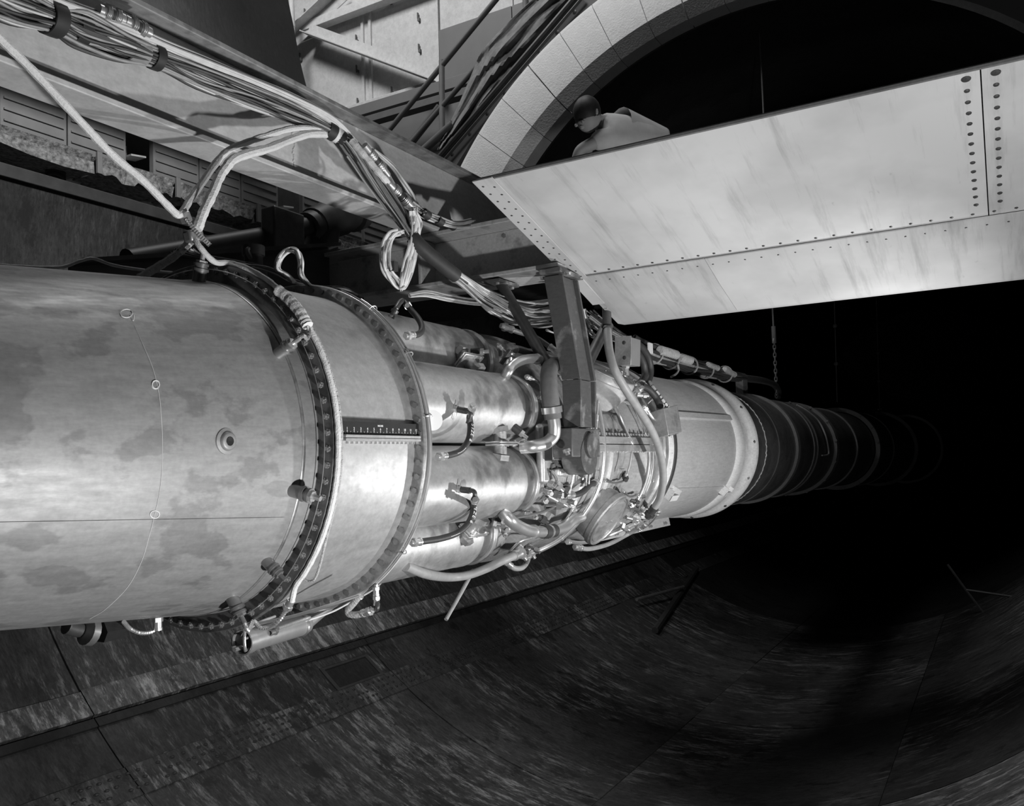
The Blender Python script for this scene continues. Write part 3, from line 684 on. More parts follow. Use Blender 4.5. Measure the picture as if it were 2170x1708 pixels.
def sensor(ang_, s=1.0, name='sensor', ln=.05, parent=None, tip=M_BRIGHT, lean=(0, 0, 0)):
    p = pol(-.062, RT_(-.062) - .002, ang_); rd = (Vector((0, p.y, p.z)).normalized() + Vector(lean)).normalized()
    q = MB().lathe(p - rd * .012, rd, [(0, .015 * s), (.012 + ln * .5, .015 * s), (.012 + ln * .5, .018 * s), (.012 + ln * .62, .018 * s), (.012 + ln * .62, .014 * s), (.012 + ln * .75, .014 * s), (.012 + ln * .75, .0165 * s), (.012 + ln * .86, .0165 * s), (.012 + ln * .86, 0)], 20).build(name, M_BOLT, parent or tail)
    MB().prism([p + rd * ln * .84 + (perp(rd)[0] * math.cos(i * PI / 3) + perp(rd)[1] * math.sin(i * PI / 3)) * .013 * s for i in range(6)], rd * .008).build('hex_collar', tip, q)
    MB().cyl(p + rd * ln * .8, p + rd * (ln + .018), .006 * s, 10).build('stud', tip, q)
    return p + rd * (ln + .018), rd
sen_a = sensor(29, 1.0, lean=(.15, 0, 0)); sen_b = sensor(-15.5, 1.05, ln=.06, lean=(.15, 0, 0)); sen_c = sensor(-41, .9, tip=M_BOLT, lean=(.15, 0, 0)); sen_d = sensor(-61, 1.05, tip=M_BOLT, lean=(.1, 0, 0))
sen_e = sensor(76, 1.1, ln=.055)

# ------------------------------------------------------------------ jet engine: turbine casing, eight burners, compressor, front frame
eng = thing('jet_engine', 'bare jet engine with burner cans and piping hung under the wing', 'jet engine', (1.2, 0, -.46))
mb = MB(); mb.lathe(O3, AX, [(.014, .43), (.014, .474), (.024, .474), (.026, .448), (.045, .4455), (.20, .4465), (.33, .4475), (.345, .449), (.352, .449)], 128); mb.build('turbine_casing', M_TURB, eng)
fl = MB(); fl.lathe(O3, AX, [(.352, .445), (.352, .478), (.354, .4805), (.357, .4805), (.358, .479), (.359, .4805), (.364, .4805), (.366, .445)], 128); fl.build('flange_ring', M_FLANGE, eng)
for k in range(76):
    inst(B_HEX, 'hex_bolt', eng, pol(.3515, .4648, 2.6 + k * 360 / 76), (-1, 0, 0), k * .7)
mb = MB(); mb.box((.195, -.459, .0030), (.300, .034, .007)); mb.box((.195, -.459, .0110), (.300, .034, .007)); mb.build('split_flange', M_TURB, eng, .0012)
for k in range(17):
    x = .058 + k * .0178
    inst(B_STUD, 'nut', eng, (x, -.466, -.0005), (0, 0, -1)).scale = (.85, .85, 1.1)
mb = MB(); mb.lathe(O3, AX, [(.37, .44), (.385, .42), (.385, .19), (1.0, .19), (1.05, .24), (1.12, .31), (1.20, .38), (1.27, .425), (1.31, .437)], 96); mb.build('inner_casing', M_CASE, eng)
RP, RC = .3275, .1215
canm = MB(); canm.lathe(O3, AX, [(.366, .108), (.372, RC), (.60, RC), (.985, RC), (.995, RC + .0015), (1.02, RC + .0015), (1.024, .113)], 56)
can0 = canm.build('combustion_chamber', M_CAN)
bnd = MB(); bnd.lathe(O3, AX, [(1.022, .1125), (1.026, .1195), (1.040, .1195), (1.046, .116), (1.085, .116), (1.088, .112)], 56); b0 = bnd.build('seal_band', M_DARKFL)
rng = MB(); rng.lathe(O3, AX, [(1.086, .110), (1.088, .1235), (1.094, .1255), (1.102, .1235), (1.104, .120), (1.110, .1215), (1.116, .1215), (1.122, .118), (1.124, .108)], 56); r0 = rng.build('rim_ring', M_BRIGHT)
dm = MB(); dm.lathe(O3, AX, [(1.120, .113), (1.16, .105), (1.22, .092), (1.32, .088)], 40); d0 = dm.build('can_neck', M_CASE)
cans = []
for k in range(8):
    a = 22.5 + 45 * k; c = pol(0, RP, a)
    o = can0.copy(); COL.objects.link(o); place(o, W(can0) + c, eng); o.rotation_euler = (random.uniform(0, .3), 0, 0); cans.append(o)
    for s_ in (b0, r0, d0):
        q = s_.copy(); COL.objects.link(q); place(q, W(s_) + c, o)
for s_ in (can0, b0, r0, d0): bpy.data.objects.remove(s_)
def elbow(px, py, dn, ln=.035, can=None, weld=True):
    """bent pipe union on a burner: welded boss, barrel standing out, elbow turned down"""
    p = onc(px, py, .432); c = can; ax_ = pol(p.x, RP, 22.5 if p.z > 0 else -22.5); rd = (p - ax_); rd.x = 0; rd.normalize()
    p = ax_ + rd * RC; a0 = math.atan2(rd.z, -rd.y)
    if weld:
        rr = random.Random(int(px)); n = 18; V = [p + rd * .003]
        for i in range(n):
            k = rr.uniform(.75, 1.25); dx = .012 * k * math.cos(i * 2 * PI / n); da = .028 * k * math.sin(i * 2 * PI / n) / RC
            V.append(ax_ + Vector((dx, -math.cos(a0 + da) * (RC + .0012), math.sin(a0 + da) * (RC + .0012))))
        MB().add(V, [(0, 1 + i, 1 + (i + 1) % n) for i in range(n)]).build('weld_patch', M_BRIGHT, c)
    MB().cyl(p - rd * .005, p + rd * .010, .0115, 6).build('boss', M_BRIGHT, c)
    e = p + rd * .058; dn_ = (Vector((.1, 0, -1)) - rd * .15).normalized()
    t = catmull([p + rd * .006, p + rd * .030, p + rd * .050, e + dn_ * .007, e + dn_ * .020, e + dn_ * .034], 5)
    f = MB(); f.tube(t, .0068, 12); f.cyl(p + rd * .012, p + rd * .034, .0095, 12); f.cyl(p + rd * .034, p + rd * .040, .0105, 6); f.cyl(e + dn_ * .020, e + dn_ * .036, .0090, 6)
    f.build('pipe_elbow', M_DKMETAL, c)
    return t[-1]
el_a = elbow(958, 843, None, can=cans[0]); el_b = elbow(965, 1030, None, can=cans[7])
# cross-fire connectors between neighbouring burners
for k in range(8):
    a = math.radians(45 * k); er = Vector((0, -math.cos(a), math.sin(a))); et = Vector((0, math.sin(a), math.cos(a))); c = Vector((.90, 0, 0)) + er * .392
    q = MB().cyl(c - et * .045, c + et * .045, .022, 16).build('crossfire_tube', M_CASE, eng)
    mb = MB(); mb.box(c + et * .004 + er * .006, (.115, .058, .006), (AX, er, et)); mb.box(c - et * .004 + er * .006, (.115, .058, .006), (AX, er, et)); mb.build('joint_plate', M_BRIGHT, q, .002)
    for s1 in (-.045, .0, .045): inst(B_SMALL, 'bolt', q, c + Vector((s1, 0, 0)) + er * .028 + et * .007, et); inst(B_SMALL, 'bolt', q, c + Vector((s1, 0, 0)) + er * .028 - et * .007, -et)
    for s1 in (-1, 1): MB().cyl(c + et * s1 * .034 + er * .004, c + et * s1 * .052, .031, 6).build('hex_collar', M_CASE, q)
    g_ = Vector((.985, 0, 0)) + er * .405 + et * .05; dd = (er * .6 - et * .6 + Vector((.35, 0, 0))).normalized()
    h = MB().cyl(g_ - dd * .03, g_ + dd * .02, .015, 14).build('igniter', M_DKMETAL, eng)
    MB().cyl(g_ + dd * .02, g_ + dd * .032, .013, 6).cyl(g_ + dd * .03, g_ + dd * .05, .007, 10).build('igniter_tip', M_BRIGHT, h)
# compressor casing with its split flange
mb = MB(); P_ = [(1.30, .40), (1.30, .447), (1.318, .447), (1.322, .425), (1.50, .424), (1.505, .432), (1.525, .432), (1.53, .424), (1.74, .423), (1.745, .434), (1.775, .434), (1.78, .423), (1.98, .422), (2.02, .430), (2.06, .432), (2.10, .446), (2.135, .446), (2.14, .40)]
mb.lathe(O3, AX, P_, 96); mb.build('compressor_casing', M_CASE, eng)
mb = MB(); mb.box((1.745, -.450, .0155), (.75, .050, .029)); mb.box((1.745, -.450, -.0165), (.75, .050, .029)); mb.build('split_flange', M_CASE, eng, .002)
for k in range(23):
    x = 1.385 + k * .0325
    mb_ = inst(B_STUD, 'stud', eng, (x, -.458, .030), (0, 0, 1)); mb_.scale = (1.35, 1.35, 2.6)
    inst(B_SMALL, 'nut', eng, (x, -.462, -.031), (0, 0, -1)).scale = (.9, .9, 1)
mb = MB(); mb.cyl((1.37, -.424, .128), (1.82, -.416, .128), .006, 8); mb.build('rod', M_DKMETAL, eng)
for x, a0, a1, wd in ((1.60, 12, 62, .05), (1.86, 8, 50, .04), (1.62, -62, -14, .045), (1.88, -40, -14, .05)):
    n = 10; V = []
    for i in range(n + 1):
        a = a0 + (a1 - a0) * i / n; V += [pol(x - wd / 2, .420, a), pol(x - wd / 2, .430, a), pol(x + wd / 2, .430, a), pol(x + wd / 2, .420, a)]
    MB().add(V, [(i * 4 + j, i * 4 + (j + 1) % 4, i * 4 + 4 + (j + 1) % 4, i * 4 + 4 + j) for i in range(n) for j in range(4)] + [(0, 1, 2, 3), (4 * n, 4 * n + 1, 4 * n + 2, 4 * n + 3)]).build('casing_strap', M_CASE, eng)
bp = [(1246, 872), (1258, 873), (1290, 840), (1302, 842), (1300, 874), (1310, 876), (1296, 1028), (1306, 1026), (1288, 1050), (1300, 1047), (1248, 850), (1354, 1028)]
for q in bp:
    p = onc(q[0], q[1], .425); inst(B_SMALL, 'bolt', eng, p, (0, p.y, p.z)).scale = (1.2, 1.2, 1.6)
# black patch, the shade of an opening put into its colour, in the lower half of the casing
def patch(name, pxs, R, th, mt, parent):
    P = [onc(q[0], q[1], R) for q in pxs]; n = Vector((0, sum(p.y for p in P), sum(p.z for p in P))).normalized()
    return MB().prism([p - n * th * .5 for p in P], n * th).build(name, mt, parent, .002)
patch('opening_shade_patch', [(1238, 992), (1258, 990), (1262, 1004), (1250, 1014), (1232, 1012), (1226, 1008)], .426, .004, M_BLACK, eng)
patch('cover_plate', [(1256, 994), (1266, 996), (1262, 1010), (1246, 1024), (1240, 1018)], .43, .02, M_CASE, eng)
# mount pad beside the trunnion
mb = MB(); mb.box((1.19, -.425, -.035), (.17, .03, .21)); mb.box((1.26, -.435, -.095), (.10, .03, .05)); mb.build('mount_pad', M_CASE, eng, .012)
mb = MB(); mb.box((1.255, -.448, .0), (.27, .05, .12)); mb.build('trunnion_seat', M_DKMETAL, eng, .004)
inst(B_HEX, 'bolt', eng, (1.175, -.441, -.085), (0, -1, 0)).scale = (1.8, 1.8, 1.5)
# front frame: ring, bright band with holes, black edge strip
mb = MB(); mb.lathe(O3, AX, [(2.13, .40), (2.14, .432), (2.22, .430), (2.225, .443), (2.25, .443), (2.255, .430), (2.36, .427), (2.365, .437), (2.50, .437), (2.505, .41)], 96); mb.build('front_frame', M_CASE, eng)
mb = MB(); mb.lathe(O3, AX, [(2.41, .437), (2.412, .4395), (2.475, .4395), (2.477, .437)], 96); mb.build('pale_band', M_COWLW, eng)
mb = MB(); mb.lathe(O3, AX, [(2.480, .437), (2.482, .444), (2.512, .444), (2.514, .43)], 96); mb.build('edge_strip', M_DKMETAL, eng)
for k in range(36): inst(B_STUD, 'band_hole', eng, pol(2.445, .4390, 5 + 10 * k), pol(0, 1, 5 + 10 * k)).scale = (.7, .7, .25)
# round accessory housings above and below (drum with a dished cover)
def drum(px, py, R, axis, r, h, name, mt):
    p = onc(px, py, R); d = Vector(axis).normalized()
    q = MB().lathe(p - d * h, d, [(0, r * .55), (h * .25, r * .80), (h * .55, r * .97), (h * .80, r * 1.0), (h * .84, r * 1.06), (h * .96, r * 1.06), (h, r * 1.02), (h, r * .9), (h * .97, r * .88), (h * .97, 0)], 36).build(name, mt, eng)
    MB().lathe(p, d, [(-.003, r * .88), (.002, r * .86), (.004, r * .5), (.004, 0)], 30).build('drum_cover', M_CASE, q)
    MB().torus(p + d * .002, d, r * .99, .004, 30, 6).build('clamp_ring', M_BRIGHT, q)
    for k in range(2): inst(B_STUD, 'nut', q, p + d * .004 + perp(d)[0] * r * (.25 if k else -.2), d).scale = (.8, .8, .8)
    return p
drum(1288, 790, .52, (-.02, -.5, .85), .115, .15, 'starter_drum', M_COWL)
dp = drum(1290, 1104, .50, (.02, -.80, -.60), .120, .15, 'oil_cooler_drum', M_CASE)
# ------------------------------------------------------------------ intake cowl and the long dark intake duct
cowl = thing('intake_cowl', 'smooth pale painted cowl with white flange ahead of the compressor', 'cowl', (3.2, 0, -.43))
mb = MB(); mb.lathe(O3, AX, [(2.50, .40), (2.515, .415), (3.0, .418), (3.60, .423), (3.66, .424)], 128); mb.build('shell', M_COWL, cowl)
mb = MB(); mb.lathe(O3, AX, [(3.64, .42), (3.66, .436), (3.72, .440), (3.80, .440), (3.83, .428), (3.92, .430), (3.955, .445), (3.98, .461), (4.02, .463), (4.035, .463), (4.036, .40)], 128); mb.build('flange', M_COWLW, cowl)
def longrib(x0, x1, a0, a1, w_, h_, mt, name):
    V = []
    n = 12
    for i in range(n + 1):
        x = x0 + (x1 - x0) * i / n; a = math.radians(a0 + (a1 - a0) * i / n); R = .412 + (x - 2.5) * .0062
        er = Vector((0, -math.cos(a), math.sin(a))); et = Vector((0, math.sin(a), math.cos(a))); c = Vector((x, 0, 0)) + er * R
        V += [c - et * w_, c - et * w_ * .7 + er * h_, c + et * w_ * .7 + er * h_, c + et * w_]
    return MB().add(V, [(i * 4 + j, i * 4 + (j + 1) % 4, i * 4 + 4 + (j + 1) % 4, i * 4 + 4 + j) for i in range(n) for j in range(4)] + [(0, 1, 2, 3), (4 * n, 4 * n + 1, 4 * n + 2, 4 * n + 3)]).build(name, mt, cowl)
longrib(2.52, 3.68, 21.5, 23.5, .022, .016, M_COWL, 'stiffening_rib'); longrib(2.52, 3.68, -31.5, -35.5, .010, .010, M_COWL, 'stiffening_rib')
for x, a in ((2.62, -33), (3.66, -37.5)):
    a = math.radians(a); er = Vector((0, -math.cos(a), math.sin(a))); et = Vector((0, math.sin(a), math.cos(a))); c = Vector((x, 0, 0)) + er * .438; mb = MB()
    mb.box(c + et * .028, (.10, .004, .05), (AX, et, er)) if False else None
    mb.box(c - et * .028, (.10, .004, .05), (AX, et, er)); mb.box(c + Vector((-.05, 0, 0)), (.004, .056, .05), (AX, et, er)); mb.box(c + Vector((.05, 0, 0)), (.004, .056, .05), (AX, et, er)); mb.box(c + er * .025 - et * .012, (.104, .03, .004), (AX, et, er))
    mb.build('open_bracket', M_COWLW, cowl)
for k in range(12):
    a = -9 + 30 * k; p = pol(3.966, .4525, 3.5 + 30 * k); inst(B_HOLE, 'flange_bolt', cowl, p, Vector((-1, 0, 0)) + pol(0, .75, 3.5 + 30 * k))
ab = math.radians(-80); er = Vector((0, -math.cos(ab), math.sin(ab))); et = Vector((0, math.sin(ab), math.cos(ab)))
mb = MB(); mb.box(Vector((2.80, 0, 0)) + er * .442 + et * .02, (1.05, .012, .05), (AX, et, er)); mb.build('lower_flange_bar', M_COWL, cowl, .002)
for x in (2.5, 2.75, 2.98, 3.22):
    for dx in (0, .03): inst(B_NUT, 'bolt', cowl, Vector((x + dx, 0, 0)) + er * .448 + et * .026, et if et.y < 0 else -et).scale = (1.2, 1.2, 1.2)
duct = thing('intake_duct', 'long dark ringed intake duct receding into the tunnel behind the cowl', 'duct', (10, 0, -.45))
segs = [(4.036, 5.37, .418, .422), (5.45, 6.24, .422, .424), (6.36, 7.08, .424, .428), (7.22, 8.42, .430, .440), (8.50, 9.84, .440, .455), (9.98, 13.9, .47, .57), (14.05, 18.6, .585, .64)]
for x0, x1, r0_, r1_ in segs:
    MB().lathe(O3, AX, [(x0, r0_ - .01), (x0, r0_), (x1, r1_), (x1, r1_ - .01)], 72).build('duct_section', M_DUCT, duct)
for x0, x1, R, mt in ((5.37, 5.45, .443, M_DUCTR), (6.24, 6.36, .436, M_DUCT), (7.08, 7.22, .455, M_DUCTR), (8.42, 8.50, .455, M_DUCTR), (9.84, 9.98, .515, M_DUCTR), (13.9, 14.05, .62, M_DUCTR), (18.6, 18.75, .735, M_COWL), (6.10, 6.14, .432, M_DUCTR), (4.80, 4.83, .426, M_DUCT), (11.4, 11.5, .52, M_DUCT)):
    MB().lathe(O3, AX, [(x0, R - .05), (x0, R), (x1, R), (x1, R - .05)], 72).build('flange_ring', mt, duct)
mb = MB(); mb.tube([pol(4.42 + .006 * math.sin(i * 1.7), .420 + .002 * math.sin(i * 2.9), -70 + i * 2) for i in range(66)], .004, 5); mb.build('weld_bead', M_COWL, duct)
for x, R, n in ((7.078, .447, 14), (13.88, .60, 22), (9.83, .50, 16)):
    for k in range(n): inst(B_DUCT, 'bolt', duct, pol(x, R, 8 + 360 / n * k), (-1, 0, 0)).scale = (2, 2, 1.2)
mb = MB(); mb.tube(catmull([onc(*q, .445) for q in ((1688, 858), (1712, 872), (1735, 893), (1750, 925), (1756, 958), (1752, 964), (1742, 965))], 5), .007, 6); mb.build('pressure_tube', M_HOSE, duct)
pl = [ony(*q, 0.0) for q in ((1842, 868), (1884, 861), (1888, 889), (1848, 893))]
q = MB().prism(pl, (0, .05, 0)).build('bracket_plate', M_DUCTR, duct)
pw = [ony(*s, -.01) for s in ((1861, 868), (1867, 866), (1866, 873), (1861, 874), (1860, 879))]
MB().tube(pw, .012, 5).build('chalk_mark', M_CHALK, q)
MB().box((5.46, 0, .51), (.14, .06, .18)).build('harness_bracket', M_DUCTR, duct)
MB().tube(catmull([onz(*s, .5) if False else ony(*s, 0) for s in ((1560, 800), (1612, 806), (1640, 815), (1649, 829), (1648, 842))], 5), .03, 8).build('conduit_elbow', M_DKMETAL, duct)
# cables hanging from the roof to the duct
def hang(px0, py0, px1, py1, r, label, chain=False):
    b = ony(px1, py1, 0.0); t = thing('hanging_cable', label, 'cable', b)
    top = ony(px0, py0, 0.0); dz = (top - b); up = b + dz * ((3.95 - b.z) / dz.z)
    mid_ = b + (top - b) * (.62 if chain else 0)
    MB().cyl(mid_, up, r, 6).build('wire', M_DUCTR, t)
    if chain:
        n = 14; L = (mid_ - b)
        for k in range(n):
            c = b + L * ((k + .5) / n); u = Vector((1, 0, 0)) if k % 2 else Vector((0, 1, 0)); ll = L.length / n * .72
            MB().tube([c + u * .012 * math.cos(i * PI / 5) + L.normalized() * ll * math.sin(i * PI / 5) for i in range(11)], .005, 5, False).build('chain_link', M_DUCTR, t)
        MB().cyl(mid_ - L.normalized() * .02, mid_ + L.normalized() * .14, .02, 8).build('turnbuckle', M_DUCTR, t)
        MB().torus(mid_, (0, 1, 0), .028, .006, 12, 5).build('eye', M_HOSE, t)
        for dz_ in (.38, .72): p = mid_ + L.normalized() * dz_; MB().box(p + Vector((-.04, 0, 0)), (.09, .03, .02)).build('clip', M_HOSE, t)
    else:
        for dz_ in (.5, 1.0): MB().ball(b + (up - b).normalized() * dz_, .03, 8).build('clip', M_DUCTR, t)
hang(1637, 650, 1646, 842, .008, 'hanging wire with chain and turnbuckle just behind the white cowl', True)
hang(1768, 640, 1774, 852, .006, 'faint hanging wire in the middle of three above the dark duct')
hang(1857, 640, 1864, 868, .008, 'faint hanging wire farthest right above the marked duct bracket')
# ------------------------------------------------------------------ hoses and pipes fixed on the engine
def coupling(parent, p, d, r, L, mt=M_BRIGHT, name='coupling'):
    d = d.normalized(); m = MB(); u, v = perp(d)
    m.lathe(p - d * L * .5, d, [(0, r * .9), (0, r * 1.25), (L * .18, r * 1.25), (L * .2, r * 1.12), (L * .58, r * 1.12)], 14)
    m.prism([p + d * L * .08 + (u * math.cos(i * PI / 3) + v * math.sin(i * PI / 3)) * r * 1.45 for i in range(6)], d * L * .3)
    m.cyl(p + d * L * .38, p + d * L * .62, r * .85, 10)
    return m.build(name, mt, parent)
def hose(name, label, cat, pts, r, mt, ends=(True, True), bands=(), emat=M_BRIGHT, group=None, n=6, sides=12):
    c = catmull(pts, n); t = thing(name, label, cat, c[len(c) // 2], group)
    MB().tube(c, r, sides).build('hose' if 'hose' in name else 'tube', mt, t)
    L = r * 3.6
    if ends[0]: coupling(t, c[0], c[0] - c[2], r, L, emat)
    if ends[1]: coupling(t, c[-1], c[-1] - c[-3], r, L, emat)
    for f in bands:
        i = min(len(c) - 2, int(f * (len(c) - 1))); d = (c[i + 1] - c[i]).normalized()
        MB().lathe(c[i] - d * r * .35, d, [(0, r * .9), (0, r * 1.18), (r * .7, r * 1.18), (r * .7, r * .9)], 14).build('clamp_band', M_BRIGHT, t)
    return t, c
def lettering(parent, c, r, text, f0, size, mt, step=.9):
    """letters set one by one along the side of a hose that faces the room"""
    L = [0]
    for i in range(1, len(c)): L.append(L[-1] + (c[i] - c[i - 1]).length)
    s = L[-1] * f0; V = MB()
    for ch in text:
        i = max(j for j in range(len(L)) if L[j] <= s); i = min(i, len(c) - 2)
        p = c[i].lerp(c[i + 1], (s - L[i]) / max(1e-6, L[i + 1] - L[i])); d = (c[i + 1] - c[i]).normalized()
        out = (Vector((-.35, -1, -.05))); out = (out - d * out.dot(d)).normalized(); up_ = out.cross(d)
        if ch == '-': V.box(p + out * r * 1.02, (size * .5, size * .12, .0006), (d, up_, out))
        elif ch != ' ':
            fc = bpy.data.curves.new('letter', 'FONT'); fc.body = ch; fc.size = size * 1.35; fc.extrude = .0003; fc.align_x = 'CENTER'; fc.align_y = 'CENTER'
            fo = bpy.data.objects.new('letter', fc); COL.objects.link(fo); me = fo.to_mesh()
            M = Matrix((d, up_, out)).transposed()
            V.add([M @ v.co + p + out * r * 1.02 for v in me.vertices], [tuple(q.vertices) for q in me.polygons]); fo.to_mesh_clear(); bpy.data.objects.remove(fo); bpy.data.curves.remove(fc)
        s += size * (step if ch not in ' -' else .62)
    return V.build('lettering', mt, parent)
h, c = hose('fuel_hose', 'black rubber hose lettered SIZE 6 hanging from the upper burner can', 'hose', [el_a + Vector((0, 0, -.010))] + PC(.455, (995, 885, .012), (997, 905, .02), (993, 932, .025), (978, 954, .02), (958, 963, .012), (936, 967, .01)), .0095, M_RUBBER)
lettering(h, c, .0095, 'SIZE 6', .26, .012, M_CARD); lettering(h, c, .0095, '------', .60, .010, M_CARD)
h, c = hose('fuel_hose', 'black rubber hose lettered SIZE 6 hanging from the lower burner can', 'hose', [el_b + Vector((0, 0, -.008))] + PC(.455, (1003, 1072, .0), (1001, 1090, .01), (990, 1112, .02), (968, 1130, .025), (935, 1141, .02), (905, 1146, .015), (882, 1149, .01)), .0095, M_RUBBER)
lettering(h, c, .0095, 'SIZE 6', .30, .012, M_CARD); lettering(h, c, .0095, '------', .58, .010, M_CARD)
h, c = hose('fuel_hose', 'short black rubber hose looping at the top burner can beside the flange', 'hose', PC(.455, (864, 648, .03), (872, 658, .03), (884, 672, .03), (893, 688, .03), (893, 702, .025), (884, 709, .02), (868, 711, .015)), .0095, M_RUBBER)
f = thing('pipe_elbow', 'dark pipe elbow standing over the flange above the short looping hose', 'pipe', onc(835, 660, .48))
MB().tube(catmull(PC(.47, (831, 668, .0), (839, 654, .02), (848, 640, .035), (855, 638, .035), (863, 647, .032)), 5), .008, 10).build('elbow', M_DKMETAL, f)
coupling(f, onc(834, 664, .475), Vector((.2, -.6, 1)), .008, .03, M_BOLT)
# conduit ring just behind the flange: three tubes strapped together
ring = thing('conduit_ring', 'bundle of thin metal conduits bent round the engine just behind the bolted flange', 'conduit', (.41, -.47, 0))
for k, (x, R, r, mt, a0, a1) in enumerate(((.380, .462, .008, M_GRUB, -150, 130), (.3715, .4785, .0042, M_ALU, -80, 80), (.377, .4815, .0030, M_WIREG, -82, 70), (.383, .482, .0028, M_ALU, -76, 60), (.3690, .4765, .0024, M_WIREG, -60, 86), (.387, .478, .0028, M_WIREW, -85, 20))):
    rr = random.Random(k); MB().tube([pol(x + .003 * math.sin(a * .05 + k * 2) + rr.uniform(-.0005, .0005), R + .002 * math.sin(a * .07 + k), a) for a in range(a0, a1 + 1, 3)], r, 8).build('conduit', mt, ring)
for a in (-62, -38, 8, 30, 52): MB().torus(pol(.378, .476, a), pol(0, 1, a).cross(Vector(AX)), .017, .0016, 16, 5).build('tie_wire', M_BRIGHT, ring)
tagp = Vector((.396, -.4785, .058))
tg = MB().lathe(tagp, (-.6, -.8, .02), [(0, 0), (0, .0285), (.0012, .0285), (.0012, 0)], 40).build('paper_disc', M_CARD); tag(tg, 'plain white round card hung behind the flange at the end of the ruler', 'tag')
# big sleeve hose and its metal elbow beside the hanger
h, c = hose('drain_hose', 'thick grey rubber sleeve hose standing left of the hanger on a metal elbow', 'hose', PC(.47, (1180, 772, .01), (1168, 776, .04), (1163, 792, .055), (1163, 815, .055), (1167, 850, .045), (1172, 888, .035)), .030, M_GRUB, (False, False), (.93,), sides=16)
MB().tube(catmull(PC(.47, (1172, 880, .035), (1175, 905, .03), (1172, 925, .02), (1155, 940, .005), (1130, 946, -.01), (1105, 948, -.05)), 6), .022, 16).build('metal_elbow', M_ALU, h)
hose('air_pipe', 'bright bent air pipe between the top burner cans', 'pipe', PC(.46, (1062, 815, -.07), (1075, 790, -.01), (1088, 773, .01), (1108, 763, .03), (1130, 760, .04), (1146, 763, .04)), .017, M_ALU, (False, False), (.9,))
hose('grey_hose', 'long pale grey hose curving from the wing fitting down over the front frame', 'hose', [ony(1287, 694, -.47), ony(1288, 715, -.50), ony(1292, 748, -.535), ony(1303, 785, -.565), ony(1330, 832, -.58), ony(1362, 880, -.575), ony(1387, 925, -.565)] + PC(.50, (1402, 975, .05), (1405, 1020, .04), (1397, 1058, .03), (1380, 1085, .02)), .0165, M_HOSE, (True, True), (), M_DKMETAL)
f = thing('pipe_union', 'dark hexagon pipe union with wing bolts under the wing corner, top of the grey hose', 'pipe union', ony(1286, 680, -.47))
pu = ony(1286, 672, -.47); MB().cyl(pu + Vector((0, 0, -.03)), pu + Vector((0, 0, .05)), .018, 14).build('barrel', M_DKMETAL, f)
for dx in (-.03, .0, .03): MB().box(pu + Vector((dx, -.012, .045)), (.012, .012, .035)).build('wing_bolt', M_BRIGHT, f)
hose('oil_pipe', 'pale bent pipe running down the middle of the compressor casing past the clamp', 'pipe', PC(.455, (1252, 822, .0), (1264, 850, .0), (1274, 890, .008), (1279, 935, .012), (1277, 985, .012), (1270, 1025, .012), (1253, 1065, .012), (1225, 1105, .012), (1190, 1140, .012), (1150, 1163, .008), (1115, 1175, .004)), .0105, M_ALU, (False, False), (.55, .80, .98))
hose('drain_hose', 'grey rubber hose sagging along the underside of the lower burner can', 'hose', PC(.462, (860, 1200, -.03), (905, 1217, .0), (950, 1223, .01), (990, 1219, .02), (1030, 1205, .02), (1065, 1188, .02), (1098, 1174, .015)), .0155, M_HOSE, (False, True))
hose('drain_hose', 'short grey rubber hose looping below the engine between two pale couplings', 'hose', PC(.47, (1076, 1194, .0), (1090, 1204, .01), (1106, 1203, .012), (1116, 1192, .01), (1120, 1178, .0)), .011, M_HOSE)
hose('return_pipe', 'wide polished return pipe with black rubber joint under the compressor', 'pipe', PC(.46, (1060, 1078, -.06), (1076, 1098, .01), (1095, 1113, .02), (1118, 1124, .028), (1145, 1127, .03), (1172, 1125, .03), (1198, 1117, .025), (1214, 1103, .015), (1232, 1095, .0)), .021, M_ALU, (False, False), (.44, .60))
t_ = bpy.data.objects['return_pipe']; cc = catmull(PC(.46, (1150, 1127, .03), (1162, 1126.5, .03), (1174, 1124, .03)), 4); MB().tube(cc, .0245, 16).build('rubber_joint', M_RUBBER, t_)
hose('fuel_hose', 'black hose bending from the fuel fittings to the clamp on the pale pipe', 'hose', PC(.45, (1207, 1049, .015), (1222, 1048, .02), (1238, 1040, .02), (1250, 1027, .015), (1262, 1023, .01)), .0115, M_RUBBER, (True, True))
hose('black_hose', 'outer of two black hoses arching behind the junction box under the wing', 'hose', PYs(-.30, (1348, 726), (1362, 738), (1374, 758), (1379, 782), (1376, 803), (1367, 818)), .0165, M_RUBBER, (False, False))
hose('black_hose', 'inner of two black hoses arching behind the junction box under the wing', 'hose', PYs(-.32, (1344, 742), (1357, 756), (1365, 775), (1366, 795), (1357, 812)), .0165, M_RUBBER, (False, False))
hose('black_hose', 'black hose dropping to the terminal box fitting on the front frame', 'hose', PC(.46, (1362, 818, .02), (1376, 826, .03), (1390, 842, .03), (1398, 858, .03), (1402, 870, .02)), .016, M_RUBBER, (False, True))
hose('striped_cable', 'white cable with dark rings crossing the front of the cowl', 'cable', PC(.445, (1372, 803, .0), (1385, 822, .008), (1400, 842, .008), (1412, 858, .006), (1418, 866, .0)), .0075, M_WIREW, (False, False), (.1, .22, .34, .46, .58, .70, .82, .94))
for o in [q for q in bpy.data.objects['striped_cable'].children if q.name.startswith('clamp')]: o.name = 'dark_ring'; o.data.materials[0] = M_DKMETAL
